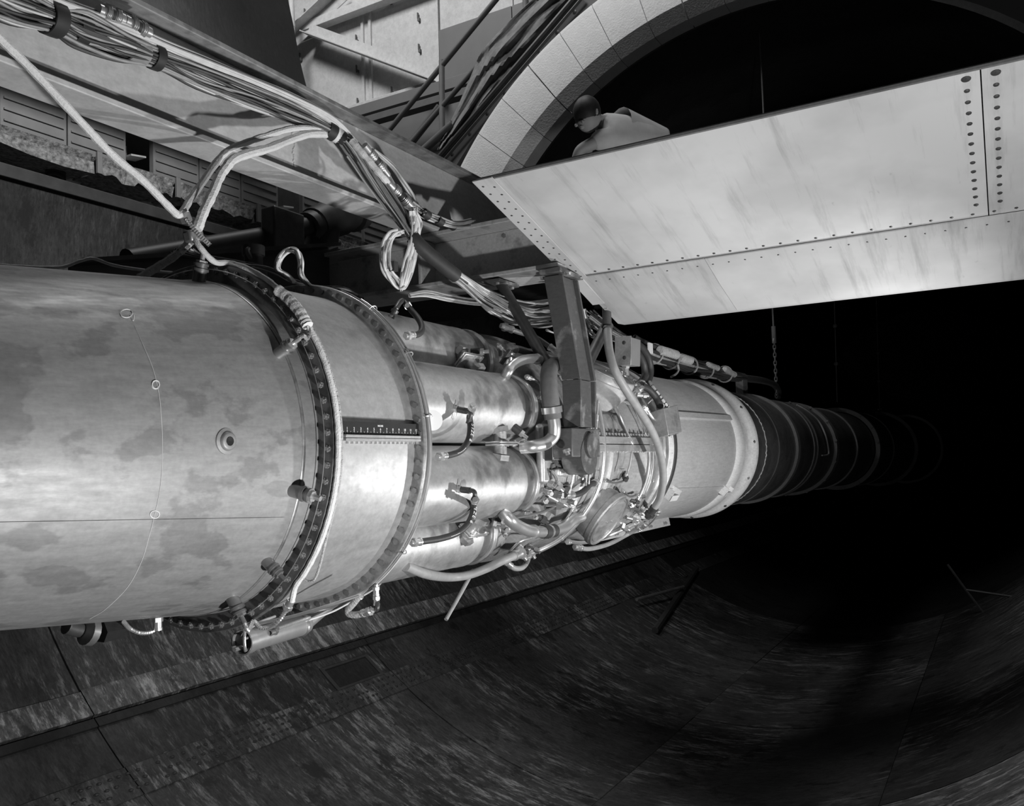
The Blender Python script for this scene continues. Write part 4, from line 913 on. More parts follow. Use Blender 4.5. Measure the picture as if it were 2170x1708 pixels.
# thin fuel and oil tubes over the compressor casing: (pixels, height over the casing, radius, metal)
THIN = [
 ([(1303, 842), (1308, 862), (1318, 890), (1330, 918), (1340, 938), (1338, 958), (1334, 985), (1328, 1004)], .475, .0042, M_ALU, 'thin bright tube from the oil union down over the split flange'),
 ([(1328, 1006), (1322, 1018), (1312, 1022), (1300, 1023), (1280, 1019)], .45, .0040, M_BOLT, 'short tube curling along the casing below the split flange'),
 ([(1262, 838), (1258, 870), (1253, 905), (1251, 935), (1248, 965), (1244, 1000), (1242, 1025)], .465, .0028, M_WIREW, 'left of two thin white sleeved wires hanging over the split flange'),
 ([(1268, 850), (1266, 880), (1264, 905), (1258, 945), (1253, 985), (1248, 1022)], .468, .0024, M_WIREW, 'right of two thin white sleeved wires hanging over the split flange'),
 ([(1218, 968), (1217, 990), (1212, 1018), (1206, 1042)], .465, .0055, M_ALU, 'bright tube dropping from the trunnion block to the fuel fittings'),
 ([(1168, 1018), (1168, 1000), (1178, 994), (1196, 992)], .46, .0035, M_DKMETAL, 'small dark tube hooked over the casting left of the trunnion'),
 ([(1172, 1000), (1180, 1010), (1182, 1024)], .465, .0035, M_ALU, 'tiny bright tube dropping into the fuel fittings'),
 ([(1373, 918), (1376, 950), (1377, 980), (1372, 1012), (1360, 1045), (1345, 1070)], .455, .0040, M_ALU, 'first bright tube bent round the front frame'),
 ([(1381, 925), (1384, 955), (1384, 985), (1379, 1015), (1368, 1045), (1352, 1074)], .455, .0032, M_WIREW, 'second thin white tube bent round the front frame'),
 ([(1387, 940), (1390, 965), (1389, 990), (1384, 1018)], .455, .0032, M_ALU, 'third short bright tube on the front frame, nearest the cowl'),
 ([(1344, 862), (1352, 880), (1361, 900), (1368, 922)], .455, .0050, M_ALU, 'flat bundle of bright tubes slanting to the split flange'),
 ([(1350, 860), (1359, 880), (1367, 900), (1374, 920)], .455, .0034, M_WIREG, 'grey tube slanting beside the bright bundle to the split flange'),
 ([(1070, 1105), (1090, 1098), (1120, 1092), (1150, 1085), (1178, 1072), (1205, 1050)], .465, .0050, M_BOLT, 'dark steel tube rising from the lower can to the fuel fittings'),
 ([(1075, 1175), (1090, 1158), (1105, 1146), (1135, 1138), (1165, 1128), (1195, 1105), (1215, 1078)], .458, .0040, M_ALU, 'long bright tube winding along the lower compressor side'),
 ([(1060, 1185), (1080, 1170), (1100, 1165), (1130, 1160)], .455, .0030, M_DKMETAL, 'small dark tube low beside the hose coupling'),
 ([(1205, 1148), (1230, 1150), (1262, 1146), (1290, 1135), (1320, 1122), (1350, 1108)], .455, .0085, M_ALU, 'bright straight drain tube along the underside of the compressor'),
 ([(1225, 1160), (1250, 1163), (1290, 1153), (1325, 1135), (1362, 1114)], .452, .0110, M_HOSE, 'pale pipe lowest along the underside of the compressor'),
 ([(1308, 1066), (1320, 1072), (1340, 1080), (1355, 1078)], .47, .0032, M_BOLT, 'thin tube bridging the oil cooler drum to the front frame'),
 ([(1060, 735), (1075, 750), (1095, 758)], .47, .005, M_ALU, 'short bright tube bent beside the top burner neck'),
 ([(1085, 738), (1120, 748), (1160, 760), (1190, 772)], .48, .010, M_RUBBER, 'black tube running behind the tube brace to the hanger'),
 ([(1075, 695), (1100, 704), (1135, 715), (1175, 742)], .50, .010, M_GRUB, 'grey tube with elbow running under the cable fan to the hanger'),
 ([(1120, 800), (1135, 806), (1146, 818), (1148, 838)], .46, .006, M_ALU, 'bent bright tube above the rim of the upper burner can'),
 ([(1185, 800), (1195, 818), (1197, 850), (1200, 880)], .45, .0045, M_ALU, 'thin bright tube behind the hanger beside the grey sleeve'),
 ([(1310, 790), (1325, 800), (1330, 812), (1325, 830)], .50, .010, M_ALU, 'bright conduit hanging from the junction box'),
 ([(1370, 868), (1382, 885), (1394, 895), (1401, 897)], .465, .0075, M_ALU, 'short bent bright conduit entering the terminal box'),
 ([(1348, 815), (1358, 806), (1368, 812), (1374, 832)], .47, .0042, M_ALU, 'bright tube hooked over the black hose ends'),
 ([(1215, 1082), (1240, 1070), (1265, 1050)], .44, .006, M_GRUB, 'grey tube crossing the bare lower casing'),
 ([(1320, 1040), (1335, 1052), (1350, 1048)], .46, .005, M_BOLT, 'short dark tube among the fittings on the lower front frame'),
 ([(1395, 1085), (1380, 1105), (1358, 1122)], .455, .008, M_ALU, 'bright pipe slanting below the grey hose end'),
 ([(1160, 700), (1185, 712), (1200, 730)], .50, .004, M_WIREW, 'white wire end hanging loose behind the hanger'),
]
for pts, R, r, mt, lb in THIN:
    c = catmull(PC(R, *pts), 5); t = thing('oil_tube' if mt not in (M_WIREW,) else 'wire', lb, 'tube' if mt not in (M_WIREW,) else 'wire', c[len(c) // 2])
    MB().tube(c, r, 8).build('tube', mt, t)
    for e, d in ((c[0], c[0] - c[1]), (c[-1], c[-1] - c[-2])): coupling(t, e, d, r * 1.15, r * 5, M_BRIGHT if mt not in (M_DKMETAL, M_RUBBER) else M_BOLT)
    if r < .003:
        for fr in (.22, .5, .8): i = int(fr * (len(c) - 2)); MB().cyl(c[i], c[i] + (c[i + 1] - c[i]).normalized() * .028, r * 2.1, 8).build('sleeve', M_WIREW, t)
# clusters of small hexagon unions and blocks on the lower half
rr = random.Random(11); FIT = [(1162, 1022), (1170, 1030), (1178, 1026), (1188, 1040), (1160, 1042), (1174, 1046), (1192, 1050), (1200, 1030), (1183, 1062), (1205, 1062), (1155, 1062), (1325, 1010), (1062, 1112), (1076, 1120), (1068, 1128), (1115, 1166), (1126, 1172), (1134, 1164), (1104, 1172), (1345, 1062), (1356, 1052), (1334, 1070), (1352, 1080), (1366, 1066), (1362, 1092), (1374, 1074), (1340, 1100), (1322, 1118), (1305, 1108), (1176, 1072), (1130, 1092), (1146, 1098), (1150, 838), (1162, 850), (1060, 742), (1072, 756), (1084, 748), (1352, 828), (1362, 838), (1342, 812), (1330, 850), (1380, 848)]
fgroup = 'small unions of the fuel piping'
for i, (x, y) in enumerate(FIT):
    p = onc(x, y, .445 + rr.uniform(0, .02)); d = Vector((rr.uniform(-1, 1), p.y * 1.5 + rr.uniform(-.3, .3), p.z * 1.5 + rr.uniform(-.6, .6))).normalized(); s = rr.uniform(.010, .017); u, v = perp(d)
    m = MB(); m.prism([p + (u * math.cos(k * PI / 3) + v * math.sin(k * PI / 3)) * s for k in range(6)], d * s * 1.3); m.cyl(p + d * s * 1.2, p + d * s * 2.2, s * .62, 10); m.cyl(p - d * s * 2.4, p, s * .7, 10)
    q = m.build('pipe_union', (M_BRIGHT, M_BOLT, M_CASE, M_DKMETAL)[i % 4 if rr.random() < .7 else 0], eng)
    if i % 3 == 0: MB().box(p - d * s * 2 + u * s * 1.4, (s * 2.2, s * 1.8, s * 1.2), (u, v, d)).build('valve_block', M_CASE, eng, .002)
patch('filter_block', [(1172, 1060), (1198, 1052), (1192, 1078), (1168, 1088)], .45, .04, M_CASE, eng)
patch('bracket_plate', [(1188, 1000), (1204, 1000), (1200, 1040), (1186, 1038)], .435, .02, M_CASE, eng)
# boxes
jb = thing('junction_box', 'grey metal junction box hanging under the wing corner behind the hose', 'box', ony(1325, 745, -.44))
J0, J1, J2, J3 = [onx(*q, ony(1320, 745, -.47).x) for q in ((1306, 716), (1337, 714), (1336, 772), (1305, 773))]
MB().prism([J0, J1, J2, J3], Vector((.11, 0, 0))).build('box_shell', M_LOUVRE, jb, .002)
MB().prism([J0 + Vector((-.002, .004, .004)), J1 + Vector((-.002, -.004, .004)), J2 + Vector((-.002, -.004, -.004)), J3 + Vector((-.002, .004, -.004))], Vector((-.004, 0, 0))).build('lid', M_CASE, jb, .001)
for q in ((1322, 726), (1323, 758)): inst(B_RIVET, 'screw', jb, onx(q[0], q[1], J0.x - .006), (-1, 0, 0)).scale = (.9, .9, 1)
coupling(jb, ony(1326, 783, -.44), Vector((0, 0, 1)), .012, .05)
tb = thing('terminal_box', 'pale rectangular terminal box strapped on the front frame beside the cowl', 'box', onc(1403, 897, .47))
B_ = [onc(*q, .465) for q in ((1382, 873), (1412, 865), (1421, 922), (1392, 929))]; nb = Vector((-.25, -1, .2)).normalized()
MB().prism([p - nb * .02 for p in B_], nb * .085).build('box_shell', M_CASE, tb, .003)
L4 = [onc(*q, .463) for q in ((1408, 864), (1427, 872), (1434, 920), (1420, 924))]; MB().prism(L4, nb * .012).build('side_flange', M_CASE, tb, .001)
MB().box(onc(1424, 893, .478), (.05, .006, .035), (AX, (0, 0, 1), (0, 1, 0))).build('name_plate', M_BRIGHT, tb)
for q in ((1414, 872), (1430, 880), (1432, 915), (1418, 920), (1388, 915)): inst(B_RIVET, 'screw', tb, onc(q[0], q[1], .482), nb)
# ruler lying on the split flange
R0, R1 = ony(718, 908, -.4640), ony(884, 914, -.4640)
rl = thing('ruler', 'black twelve inch ruler with white markings standing on the casing flange', 'ruler', ((R0.x + R1.x) / 2, -.464, .0165))
zr0, zr1 = .0165, .0165 + (ony(718, 894, -.464).z - ony(717, 921, -.464).z)
L_x = R1.x - R0.x
MB().box(((R0.x + R1.x) / 2, -.4632, (zr0 + zr1) / 2), (L_x + .016, .0016, zr1 - zr0)).build('blade', M_BLACK, rl)
tk = MB(); x0 = R0.x + .004; stp = (L_x - .008) / 12
for i in range(0, 49):
    hh = .0085 if i % 4 == 0 else (.0055 if i % 2 == 0 else .0032)
    tk.box((x0 + stp * i / 4, -.46415, zr0 + .0008 + hh / 2), (.0011 if i % 4 else .0015, .0003, hh))
tk.build('tick_marks', M_CARD, rl)
def flat_text(txt, p, size):
    fc = bpy.data.curves.new('letter', 'FONT'); fc.body = txt; fc.size = size; fc.align_x = 'CENTER'; fc.extrude = .0002; fc.offset = .00012
    fo = bpy.data.objects.new('letter', fc); COL.objects.link(fo); me = fo.to_mesh()
    m = MB(); m.add([Vector((p[0] + v.co.x, p[1] - v.co.z, p[2] + v.co.y)) for v in me.vertices], [tuple(q.vertices) for q in me.polygons]); fo.to_mesh_clear(); bpy.data.objects.remove(fo); bpy.data.curves.remove(fc)
    m.build('lettering', M_CARD, rl)
for i in range(13): flat_text(str(i), (x0 + stp * i - (.001 if i == 12 else 0), -.4642, zr0 + .0105), .0085)
flat_text('INCHES', (x0 + stp * 6, -.4642, zr0 + .0195), .0062)

# ------------------------------------------------------------------ ropes, cloth-wrapped lines, flexible conduits
def corr(mb, pts, r, pitch=.006, n=8):
    L = 0; c = catmull(pts, 10); out = [c[0]]; d = [0]
    for i in range(1, len(c)): d.append(d[-1] + (c[i] - c[i - 1]).length)
    N = max(8, int(d[-1] / pitch * 2)); P = []; Rr = []; j = 0
    for k in range(N + 1):
        s = d[-1] * k / N
        while j < len(d) - 2 and d[j + 1] < s: j += 1
        P.append(c[j].lerp(c[j + 1], (s - d[j]) / max(1e-9, d[j + 1] - d[j]))); Rr.append(r if k % 2 else r * .78)
    return mb.tube(P, Rr, n)
def wrapped(name, label, cat, pts, r, mt, seed=0, n=10, taper=0):
    rr = random.Random(seed); c = catmull(pts, n); N = len(c)
    rad = [r * (1 + .05 * math.sin(i * .9 + seed) + rr.uniform(-.04, .04)) * (1 - taper * i / N) for i in range(N)]
    return tag(MB().tube(c, rad, 9).build(name, mt), label, cat), c
yr = -.10
wrapped('wrapped_line', 'white cloth-wrapped line stretched from the top left corner to the clamp', 'line', [ony(-70, 10, yr - .05), ony(0, 82, yr - .04), ony(60, 140, yr - .03), ony(150, 235, yr - .02), ony(235, 325, yr), ony(300, 380, yr), ony(345, 425, yr), ony(372, 452, yr), ony(380, 455, yr), ony(388, 448, yr + .01), ony(402, 425, yr + .02), ony(430, 385, yr + .04), ony(460, 342, yr + .05), ony(486, 317, yr + .07), ony(522, 302, yr + .08), ony(560, 289, yr + .08), ony(610, 274, yr + .09), ony(650, 271, yr + .10), ony(690, 277, yr + .11)], .0092, M_CLOTH, 1)
wrapped('wrapped_line', 'thicker woven line rising beside the white one to the girder', 'line', [ony(695, 284, yr + .11), ony(655, 284, yr + .10), ony(615, 296, yr + .09), ony(570, 314, yr + .05), ony(525, 326, yr + .02), ony(494, 338, yr), ony(478, 356, yr), ony(465, 375, yr), ony(450, 410, yr - .01), ony(432, 448, yr - .02), ony(418, 486, yr - .02)], .0125, M_CLOTH, 2)
wrapped('wrapped_line', 'white wrapped line slanting down behind the exhaust pipe from the clamp', 'line', [ony(412, 502, -.05), ony(390, 525, -.03), ony(362, 548, 0), ony(330, 568, .05), ony(296, 588, .10)], .0105, M_SHEATH, 3)
t = thing('cable_clamp', 'small square metal clamp joining the white lines over the exhaust pipe', 'clamp', ony(392, 459, yr))
MB().box(ony(393, 461, yr), (.022, .02, .026), ((1, 0, .5), (0, 1, 0), (-.5, 0, 1))).build('block', M_BRIGHT, t, .002)
MB().box(ony(410, 500, -.09), (.045, .03, .03), ((1, 0, .3), (0, 1, 0), (-.3, 0, 1))).build('ferrule', M_BOLT, t, .006)
def flex(label, pts, r, n=8):
    m = corr(MB(), pts, r); return tag(m.build('flexible_conduit', M_BRIGHT), label, 'conduit')
flex('shiny ribbed conduit running down from the clamp above the exhaust pipe', [ony(395, 464, -.11), ony(408, 482, -.12), ony(425, 500, -.13), ony(445, 520, -.14)], .0062)
def rim(x, y, xx, R=.4835):
    p = onx(x, y, xx); f = math.hypot(p.y, p.z)
    return p if f > R else Vector((p.x - .004, p.y * R / f, p.z * R / f))
wrapped('wrapped_line', 'long white wrapped line following the first bolted flange round the engine', 'line',
        [ony(408, 500, -.09), ony(425, 525, -.12), ony(455, 555, -.13)] + [rim(x, y, .012) for x, y in ((485, 575), (520, 588), (560, 600), (592, 612), (618, 632), (640, 662), (658, 700), (672, 745), (684, 795), (692, 845), (697, 885), (701, 925), (703, 965), (704, 1005), (698, 1035), (688, 1055), (680, 1085), (668, 1125), (655, 1165), (640, 1205), (628, 1240), (618, 1275))], .0072, M_CLOTH, 4)
wrapped('wrapped_line', 'short thick white lagging on the line near the top of the first flange', 'line', [rim(x, y, -.012, .49) for x, y in ((590, 616), (606, 628), (622, 645), (636, 662), (646, 680), (652, 690))], .0135, M_CLOTH, 6)
wrapped('wrapped_line', 'thin grey cord lying along the white line on the first flange', 'line', [rim(x, y, .030, .479) for x, y in ((560, 598), (610, 625), (650, 680), (678, 755), (698, 840), (702, 895), (706, 930), (713, 970), (716, 1005), (712, 1050), (705, 1090), (692, 1140), (680, 1190), (668, 1225), (655, 1232), (645, 1225))], .0032, M_SHEATH, 7)
flex('ribbed conduit bent into the upper sensor on the exhaust pipe', [onx(653, 692, -.01), onx(655, 706, -.02), onx(651, 718, -.03), sen_a[0] + sen_a[1] * .012, sen_a[0]], .0052)
flex('ribbed conduit looping from the lowest sensor up to the white line', [sen_d[0], sen_d[0] + sen_d[1] * .02, onx(537, 1316, -.02), onx(550, 1329, 0), onx(568, 1330, .01), onx(586, 1320, .01), onx(600, 1303, .02), onx(610, 1287, .02)], .0058)
t = thing('cable_gland', 'pale hexagon gland at the lower end of the white line', 'gland', onx(613, 1282, .02)); coupling(t, onx(612, 1282, .02), onx(605, 1296, .02) - onx(614, 1278, .02), .0085, .03)
flex('ribbed conduit hanging in a loop under the exhaust pipe', [onc(262, 1318, .40), ony(275, 1332, -.02), ony(295, 1341, -.02), ony(318, 1340, -.02), ony(331, 1330, -.02), ony(334, 1318, -.02)], .0055)
t = thing('cable_gland', 'bright gland under the exhaust pipe at the end of the looped conduit', 'gland', ony(335, 1318, -.03)); coupling(t, ony(334, 1320, -.03), Vector((0, 0, 1)), .009, .035)
t = thing('pipe_coupling', 'dark pipe coupling under the exhaust pipe at the lower left', 'coupling', ony(205, 1335, .0))
MB().cyl(ony(140, 1327, 0.02), ony(185, 1338, 0.02), .018, 12).build('pipe', M_DKMETAL, t); MB().cyl(ony(182, 1337, 0), ony(196, 1339, 0), .032, 16).build('collar', M_BOLT, t); MB().prism([ony(212, 1338, 0) + Vector((0, .028 * math.cos(i * PI / 3), .028 * math.sin(i * PI / 3))) for i in range(6)], Vector((.05, 0, 0))).build('hexagon', M_BLACK, t)
wrapped('strut_rod', 'pale plain rod pointing down at the tunnel floor beneath the burner cans', 'rod', [ony(1003, 1208, -.15), ony(975, 1260, -.15), ony(945, 1313, -.15)], .0072, M_HOSE, 0, 3)
# small cylinder slung under the flange
cy0, cy1 = ony(512, 1362, -.08), ony(648, 1322, -.03)
vc = thing('slung_cylinder', 'bright open-ended metal cylinder slung under the first flange', 'cylinder', (cy0 + cy1) / 2)
d = (cy1 - cy0).normalized(); L = (cy1 - cy0).length
MB().lathe(cy0, d, [(.02, .030), (0, .0305), (0, .0325), (.030, .0325), (.031, .030), (L - .02, .030), (L, .026), (L, 0)], 32).build('barrel', M_ALU, vc)
MB().lathe(cy0, d, [(.0, .0335), (.028, .0335)], 32).build('end_band', M_BRIGHT, vc)
MB().lathe(cy0, d, [(.012, 0), (.012, .030)], 24).build('dark_mouth', M_BLACK, vc)
MB().tube(catmull([onx(760, 1262, .16), onx(700, 1282, .12), onx(620, 1306, .1), cy0 + Vector((.0, -.03, .045)), cy0 + Vector((-.022, -.035, .025)), cy0 + Vector((-.02, -.034, -.01)), cy0 + Vector((.0, -.015, -.018)), cy0 + Vector((.02, -.01, -.018))], 6), .0042, 8).build('feed_tube', M_ALU, vc)
MB().tube(catmull([cy0 + Vector((.02, -.01, .012)), cy0 + Vector((-.012, -.02, .014)), cy0 + Vector((-.02, -.03, .03)), cy0 + Vector((.03, -.035, .05)), cy0 + Vector((.09, -.03, .055))], 5), .0035, 8).build('feed_tube', M_HOSE, vc)
corr(MB(), [cy0 + d * .12 + Vector((0, -.032, .018)), cy0 + d * .2 + Vector((0, -.034, .022)), cy0 + d * .27 + Vector((0, -.034, .024))], .0065, .007).build('ribbed_lead', M_BRIGHT, vc)
coupling(vc, cy0 + d * .10 + Vector((0, -.03, .012)), d, .007, .03, M_BOLT); MB().cyl(cy0 - d * .03 + Vector((0, 0, -.012)), cy0 + Vector((0, 0, -.012)), .006, 8).build('spigot', M_BRIGHT, vc)
MB().cyl(cy1 - d * .01, ony(705, 1272, .0), .022, 16).build('support_tube', M_ALU, vc)
MB().torus(cy0 + d * (L - .03), d, .031, .0035, 24, 6).build('clamp_ring', M_BOLT, vc)
wrapped('wire', 'pale wires looping from the slung cylinder up to the bolted flange', 'wire', [ony(590, 1330, -.06), ony(640, 1318, -.06), ony(700, 1298, -.06), ony(745, 1275, -.05), ony(790, 1250, -.1), ony(815, 1228, -.15)], .003, M_WIREW, 1)
hose('drain_hose', 'short braided hose looping under the second flange to a bright elbow', 'hose', [onx(762, 1262, .36), onx(748, 1280, .36), onx(738, 1292, .36), onx(740, 1301, .36), onx(755, 1303, .36), onx(778, 1297, .36)], .0095, M_SHEATH, (False, True))
f = thing('pipe_elbow', 'dark elbow and bright unions hanging below the second flange', 'pipe', onx(797, 1270, .38))
MB().tube(catmull([onx(785, 1295, .37), onx(798, 1292, .37), onx(800, 1284, .37), onx(798, 1262, .38), onx(796, 1245, .38)], 4), .0065, 10).build('elbow', M_DKMETAL, f)
for q in ((798, 1272), (797, 1252)): coupling(f, onx(q[0], q[1], .375), Vector((0, 0, 1)), .0075, .028)

# ------------------------------------------------------------------ the cable bundle on the girder and its fan above the engine
def bundle(parent, nodes, radii, n, r, mats, seed, flat=1.0, twist=1.2, sides=6, per=5):
    rr = random.Random(seed); nodes = [Vector(p) for p in nodes]
    for k in range(n):
        a = rr.uniform(0, 2 * PI); f = math.sqrt(rr.random()); tw = rr.uniform(-twist, twist); pts = []
        for i, (p, R) in enumerate(zip(nodes, radii)):
            d = nodes[min(i + 1, len(nodes) - 1)] - nodes[max(i - 1, 0)]; u, v = perp(d)
            aa = a + tw * i / len(nodes) + rr.uniform(-.25, .25); ff = min(1.0, f + rr.uniform(-.12, .12))
            pts.append(p + (u * math.cos(aa) * flat + v * math.sin(aa)) * R * ff)
        MB().tube(catmull(pts, per), r * rr.uniform(.85, 1.15), sides, False).build('wire', mats[k % len(mats)], parent)
yb = .015
cb = thing('cable_bundle', 'thick bundle of black and white wires strapped along the girder and down to the wing', 'cable bundle', ony(520, 190, yb))
N1 = [ony(-60, -28, yb - .05), ony(30, 8, yb - .03), ony(110, 38, yb - .02), ony(170, 62, yb - .01), ony(250, 92, yb - .01), ony(330, 122, yb), ony(420, 160, yb), ony(520, 200, yb), ony(610, 235, yb), ony(700, 278, yb - .01), ony(745, 318, yb - .04), ony(795, 385, yb - .10), ony(845, 455, yb - .16), ony(880, 510, yb - .22), ony(935, 560, yb - .26), ony(985, 598, yb - .28)]
R1_ = [.045, .045, .034, .044, .040, .026, .034, .036, .034, .022, .028, .034, .026, .016, .017, .018]
bundle(cb, N1[:11], R1_[:11], 34, .0040, [M_WIREK, M_WIREK, M_WIREG, M_WIREK], 21, 1.0, .6)
bundle(cb, N1, R1_, 36, .0036, [M_WIREG, M_WIREG, M_WIREW, M_WIREG, M_WIREK], 24, 1.0, .5)
N2 = [p + Vector((.0, -.012, .030)) for p in N1[:10]] + [ony(770, 325, yb - .02), ony(815, 372, yb - .04), ony(838, 410, yb - .06)]
bundle(cb, N2, [.030, .028, .022, .020, .024, .015, .018, .02, .02, .013, .014, .016, .012], 22, .0050, [M_WIREW], 22, .9, .5)
# spread of wires leaving the sleeve above the engine
N3 = [N1[-2], N1[-1], ony(1020, 625, -.24), ony(1060, 650, -.2), ony(1105, 668, -.18), ony(1150, 668, -.2), ony(1215, 655, -.26)]
bundle(cb, N3, [.016, .018, .03, .045, .055, .06, .06], 38, .0036, [M_WIREG, M_WIREW, M_WIREG, M_WIREG], 23, 1.0, 1.6)
def band(i0, ln, R, mt, name, nodes=N1, dr=None):
    c = catmull(nodes, 8); i = int(i0 * (len(c) - 1)); d = (c[i + 1] - c[i]).normalized(); 
    return MB().lathe(c[i] - d * ln / 2, d, [(0, R * .9), (0, R), (ln * .5, R * 1.02), (ln, R), (ln, R * .9)], 20).build(name, mt, cb)
for f, ln, R, mt in ((.137, .035, .040, M_TAPE), (.205, .03, .036, M_TAPE), (.335, .025, .032, M_TAPE), (.30, .05, .0295, M_HOSE), (.60, .03, .027, M_TAPE), (.62, .03, .0255, M_CARD), (.64, .02, .027, M_TAPE)):
    band(f, ln, R, mt, 'tape_band')
c = catmull(N1, 8); i0 = int(.86 * (len(c) - 1)); MB().tube(c[i0:int(.985 * (len(c) - 1))], .0235, 16).build('taped_sleeve', M_TAPE, cb)
def plug(px0, py0, px1, py1, y, r, label):
    a, b = ony(px0, py0, y), ony(px1, py1, y); d = (b - a); L = d.length; d.normalize(); t = thing('cable_connector', label, 'connector', (a + b) / 2)
    MB().lathe(a, d, [(0, 0), (0, r * .72), (L * .22, r * .72), (L * .22, r), (L * .40, r), (L * .40, r * .86), (L * .60, r * .86), (L * .60, r * 1.02), (L * .78, r * 1.02), (L * .78, r * .78), (L, r * .7), (L, 0)], 20).build('barrel', M_CASE, t)
    for f in (.25, .31, .37, .63, .69, .75): MB().torus(a + d * L * f, d, r * 1.0, r * .09, 20, 5).build('knurl_ring', M_BRIGHT, t)
    MB().lathe(a, d, [(L * .44, r * .9), (L * .56, r * .9)], 20).build('dark_band', M_TAPE, t); return t
plug(208, 20, 262, 42, yb - .035, .019, 'dark multi-pin connector at the top left of the girder bundle')
plug(264, 42, 318, 70, yb - .035, .018, 'grey multi-pin connector end to end with the one at the top left')
plug(772, 308, 822, 372, yb - .07, .017, 'upper metal connector where the bundle leaves the girder')
plug(822, 388, 872, 438, yb - .12, .019, 'lower metal connector beside the descending bundle')
wrapped('wrapped_line', 'white cloth-lagged cable entering the lower connector on the bundle', 'line', [ony(745, 298, yb - .06), ony(762, 318, yb - .08), ony(785, 345, yb - .10), ony(808, 372, yb - .12), ony(824, 390, yb - .12)], .0115, M_CLOTH, 9)
bt = thing('cable_tail', 'taped tail of striped wires running from the connectors to the spar end', 'cable', ony(920, 460, -.1))
bundle(bt, [ony(868, 432, -.1), ony(900, 452, -.1), ony(930, 465, -.12), ony(965, 476, -.14), ony(1000, 472, -.10)], [.014, .017, .014, .012, .016], 12, .0035, [M_WIREG, M_WIREW, M_WIREG], 31)
for q in ((897, 450), (926, 464), (952, 473)): MB().lathe(ony(q[0], q[1], -.12), (1, 0, -.18), [(0, .015), (0, .0165), (.03, .0165), (.03, .015)], 14).build('tape_band', M_TAPE, bt)
bt2 = thing('cable_tail', 'thin pale wires skirting above the connectors where the bundle bends', 'cable', ony(840, 380, -.04))
bundle(bt2, [ony(790, 318, -.02), ony(830, 352, -.03), ony(850, 382, -.05), ony(872, 415, -.06), ony(885, 440, -.08)], [.008, .012, .013, .012, .008], 9, .003, [M_WIREW, M_WIREG], 33)
# coil of white wire hanging at the spar
co = thing('wire_coil', 'coil of white wire hanging in front of the dark spar end', 'coil', ony(848, 545, -.16))
rr = random.Random(4); yq = -.19
for k in range(24):
    e = rr.uniform(-11, 9); s = rr.uniform(-6, 6); pts = [(878 + s, 440), (884 + e, 470), (880 + e, 500 + s), (872 + e, 550), (862 + e, 590 + s), (852 + e * .5, 612), (838 + e, 598 + s), (820 + e, 570), (818 + e, 530 + s), (830 + e, 500 + s), (850 + e, 492 + s)] if k % 2 else [(874 + s, 446), (880 + e, 480), (876 + e, 520), (866 + e, 560 + s), (858 + e, 596), (850, 616)]
    MB().tube(catmull([ony(x, y, yq + rr.uniform(-.02, .02)) for x, y in pts], 5), .0038, 6, False).build('wire', M_WIREW, co)
MB().box(ony(834, 565, yq - .02), (.02, .02, .03)).build('tie', M_TAPE, co)
# white wires lying across above the engine
wt = thing('wire_tail', 'group of white wires lying across the dark space under the spar', 'wire', ony(950, 640, -.15))
bundle(wt, [ony(868, 626, -.15), ony(905, 622, -.15), ony(950, 632, -.15), ony(1000, 640, -.12), ony(1045, 640, -.1)], [.006, .010, .011, .012, .016], 11, .003, [M_WIREW, M_WIREG], 41)
wc = thing('wire_coil', 'tangled wires coiled between the hanger and the wing corner', 'coil', ony(1255, 680, -.3))
for k in range(16):
    s = rr.uniform(-6, 6); e = rr.uniform(-5, 5)
    MB().tube(catmull([ony(x, y, -.3 + rr.uniform(-.06, .06)) for x, y in ((1235 + s, 655), (1240 + s, 680 + e), (1250 + s, 705 + e), (1268 + s, 716 + e), (1284 + s, 700))], 5), .003, 6, False).build('wire', (M_WIREG, M_WIREK, M_WIREW)[k % 3], wc)
wf = thing('wire_tail', 'fan of fine wires curving behind the wing corner to the harness', 'wire', ony(1330, 720, -.1))
bundle(wf, [ony(1250, 670, -.2), ony(1290, 700, -.1), ony(1330, 722, 0), ony(1372, 745, 0)], [.05, .05, .04, .02], 22, .0035, [M_WIREK, M_WIREG], 43)
# harness running along the top of the cowl
hn = thing('cable_harness', 'dark cable harness tied along the top of the cowl towards the duct', 'cable harness', ony(1470, 770, 0))
HN = [ony(x, y, 0) for x, y in ((1340, 730), (1380, 748), (1420, 762), (1460, 775), (1500, 785), (1540, 794), (1575, 800))]
bundle(hn, HN, [.05, .05, .045, .045, .045, .04, .03], 20, .011, [M_WIREK, M_WIREG, M_WIREK], 51)
c = catmull(HN, 8)
for f in (.2, .36, .52, .68, .84): i = int(f * (len(c) - 2)); MB().torus(c[i], c[i + 1] - c[i], .06, .006, 18, 5).build('tie', M_HOSE, hn)
for k, (a, b) in enumerate((((1398, 742), (1432, 752)), ((1440, 757), (1462, 764)), ((1500, 772), (1520, 780)), ((1535, 782), (1556, 794)))):
    A_, B2 = ony(a[0], a[1], -.05), ony(b[0], b[1], -.05); d = B2 - A_; L = d.length
    t = thing('cable_connector', ('first ribbed white connector on the harness above the cowl', 'second ribbed white connector on the harness above the cowl', 'third pale connector on the harness above the cowl', 'last pale connector on the harness, nearest the duct bracket')[k], 'connector', (A_ + B2) / 2)
    corr(MB(), [A_, (A_ + B2) / 2, B2], .030 if k < 2 else .022, .03, 12).build('barrel', M_SHEATH, t)
MB().box(ony(1378, 738, -.08), (.06, .01, .06)).build('label_tag', M_CARD, hn)
MB().tube(catmull([ony(1436, 772, -.06), ony(1438, 784, -.06), ony(1432, 793, -.06), ony(1422, 799, -.06)], 4), .007, 6).build('wire_end', M_WIREG, hn)

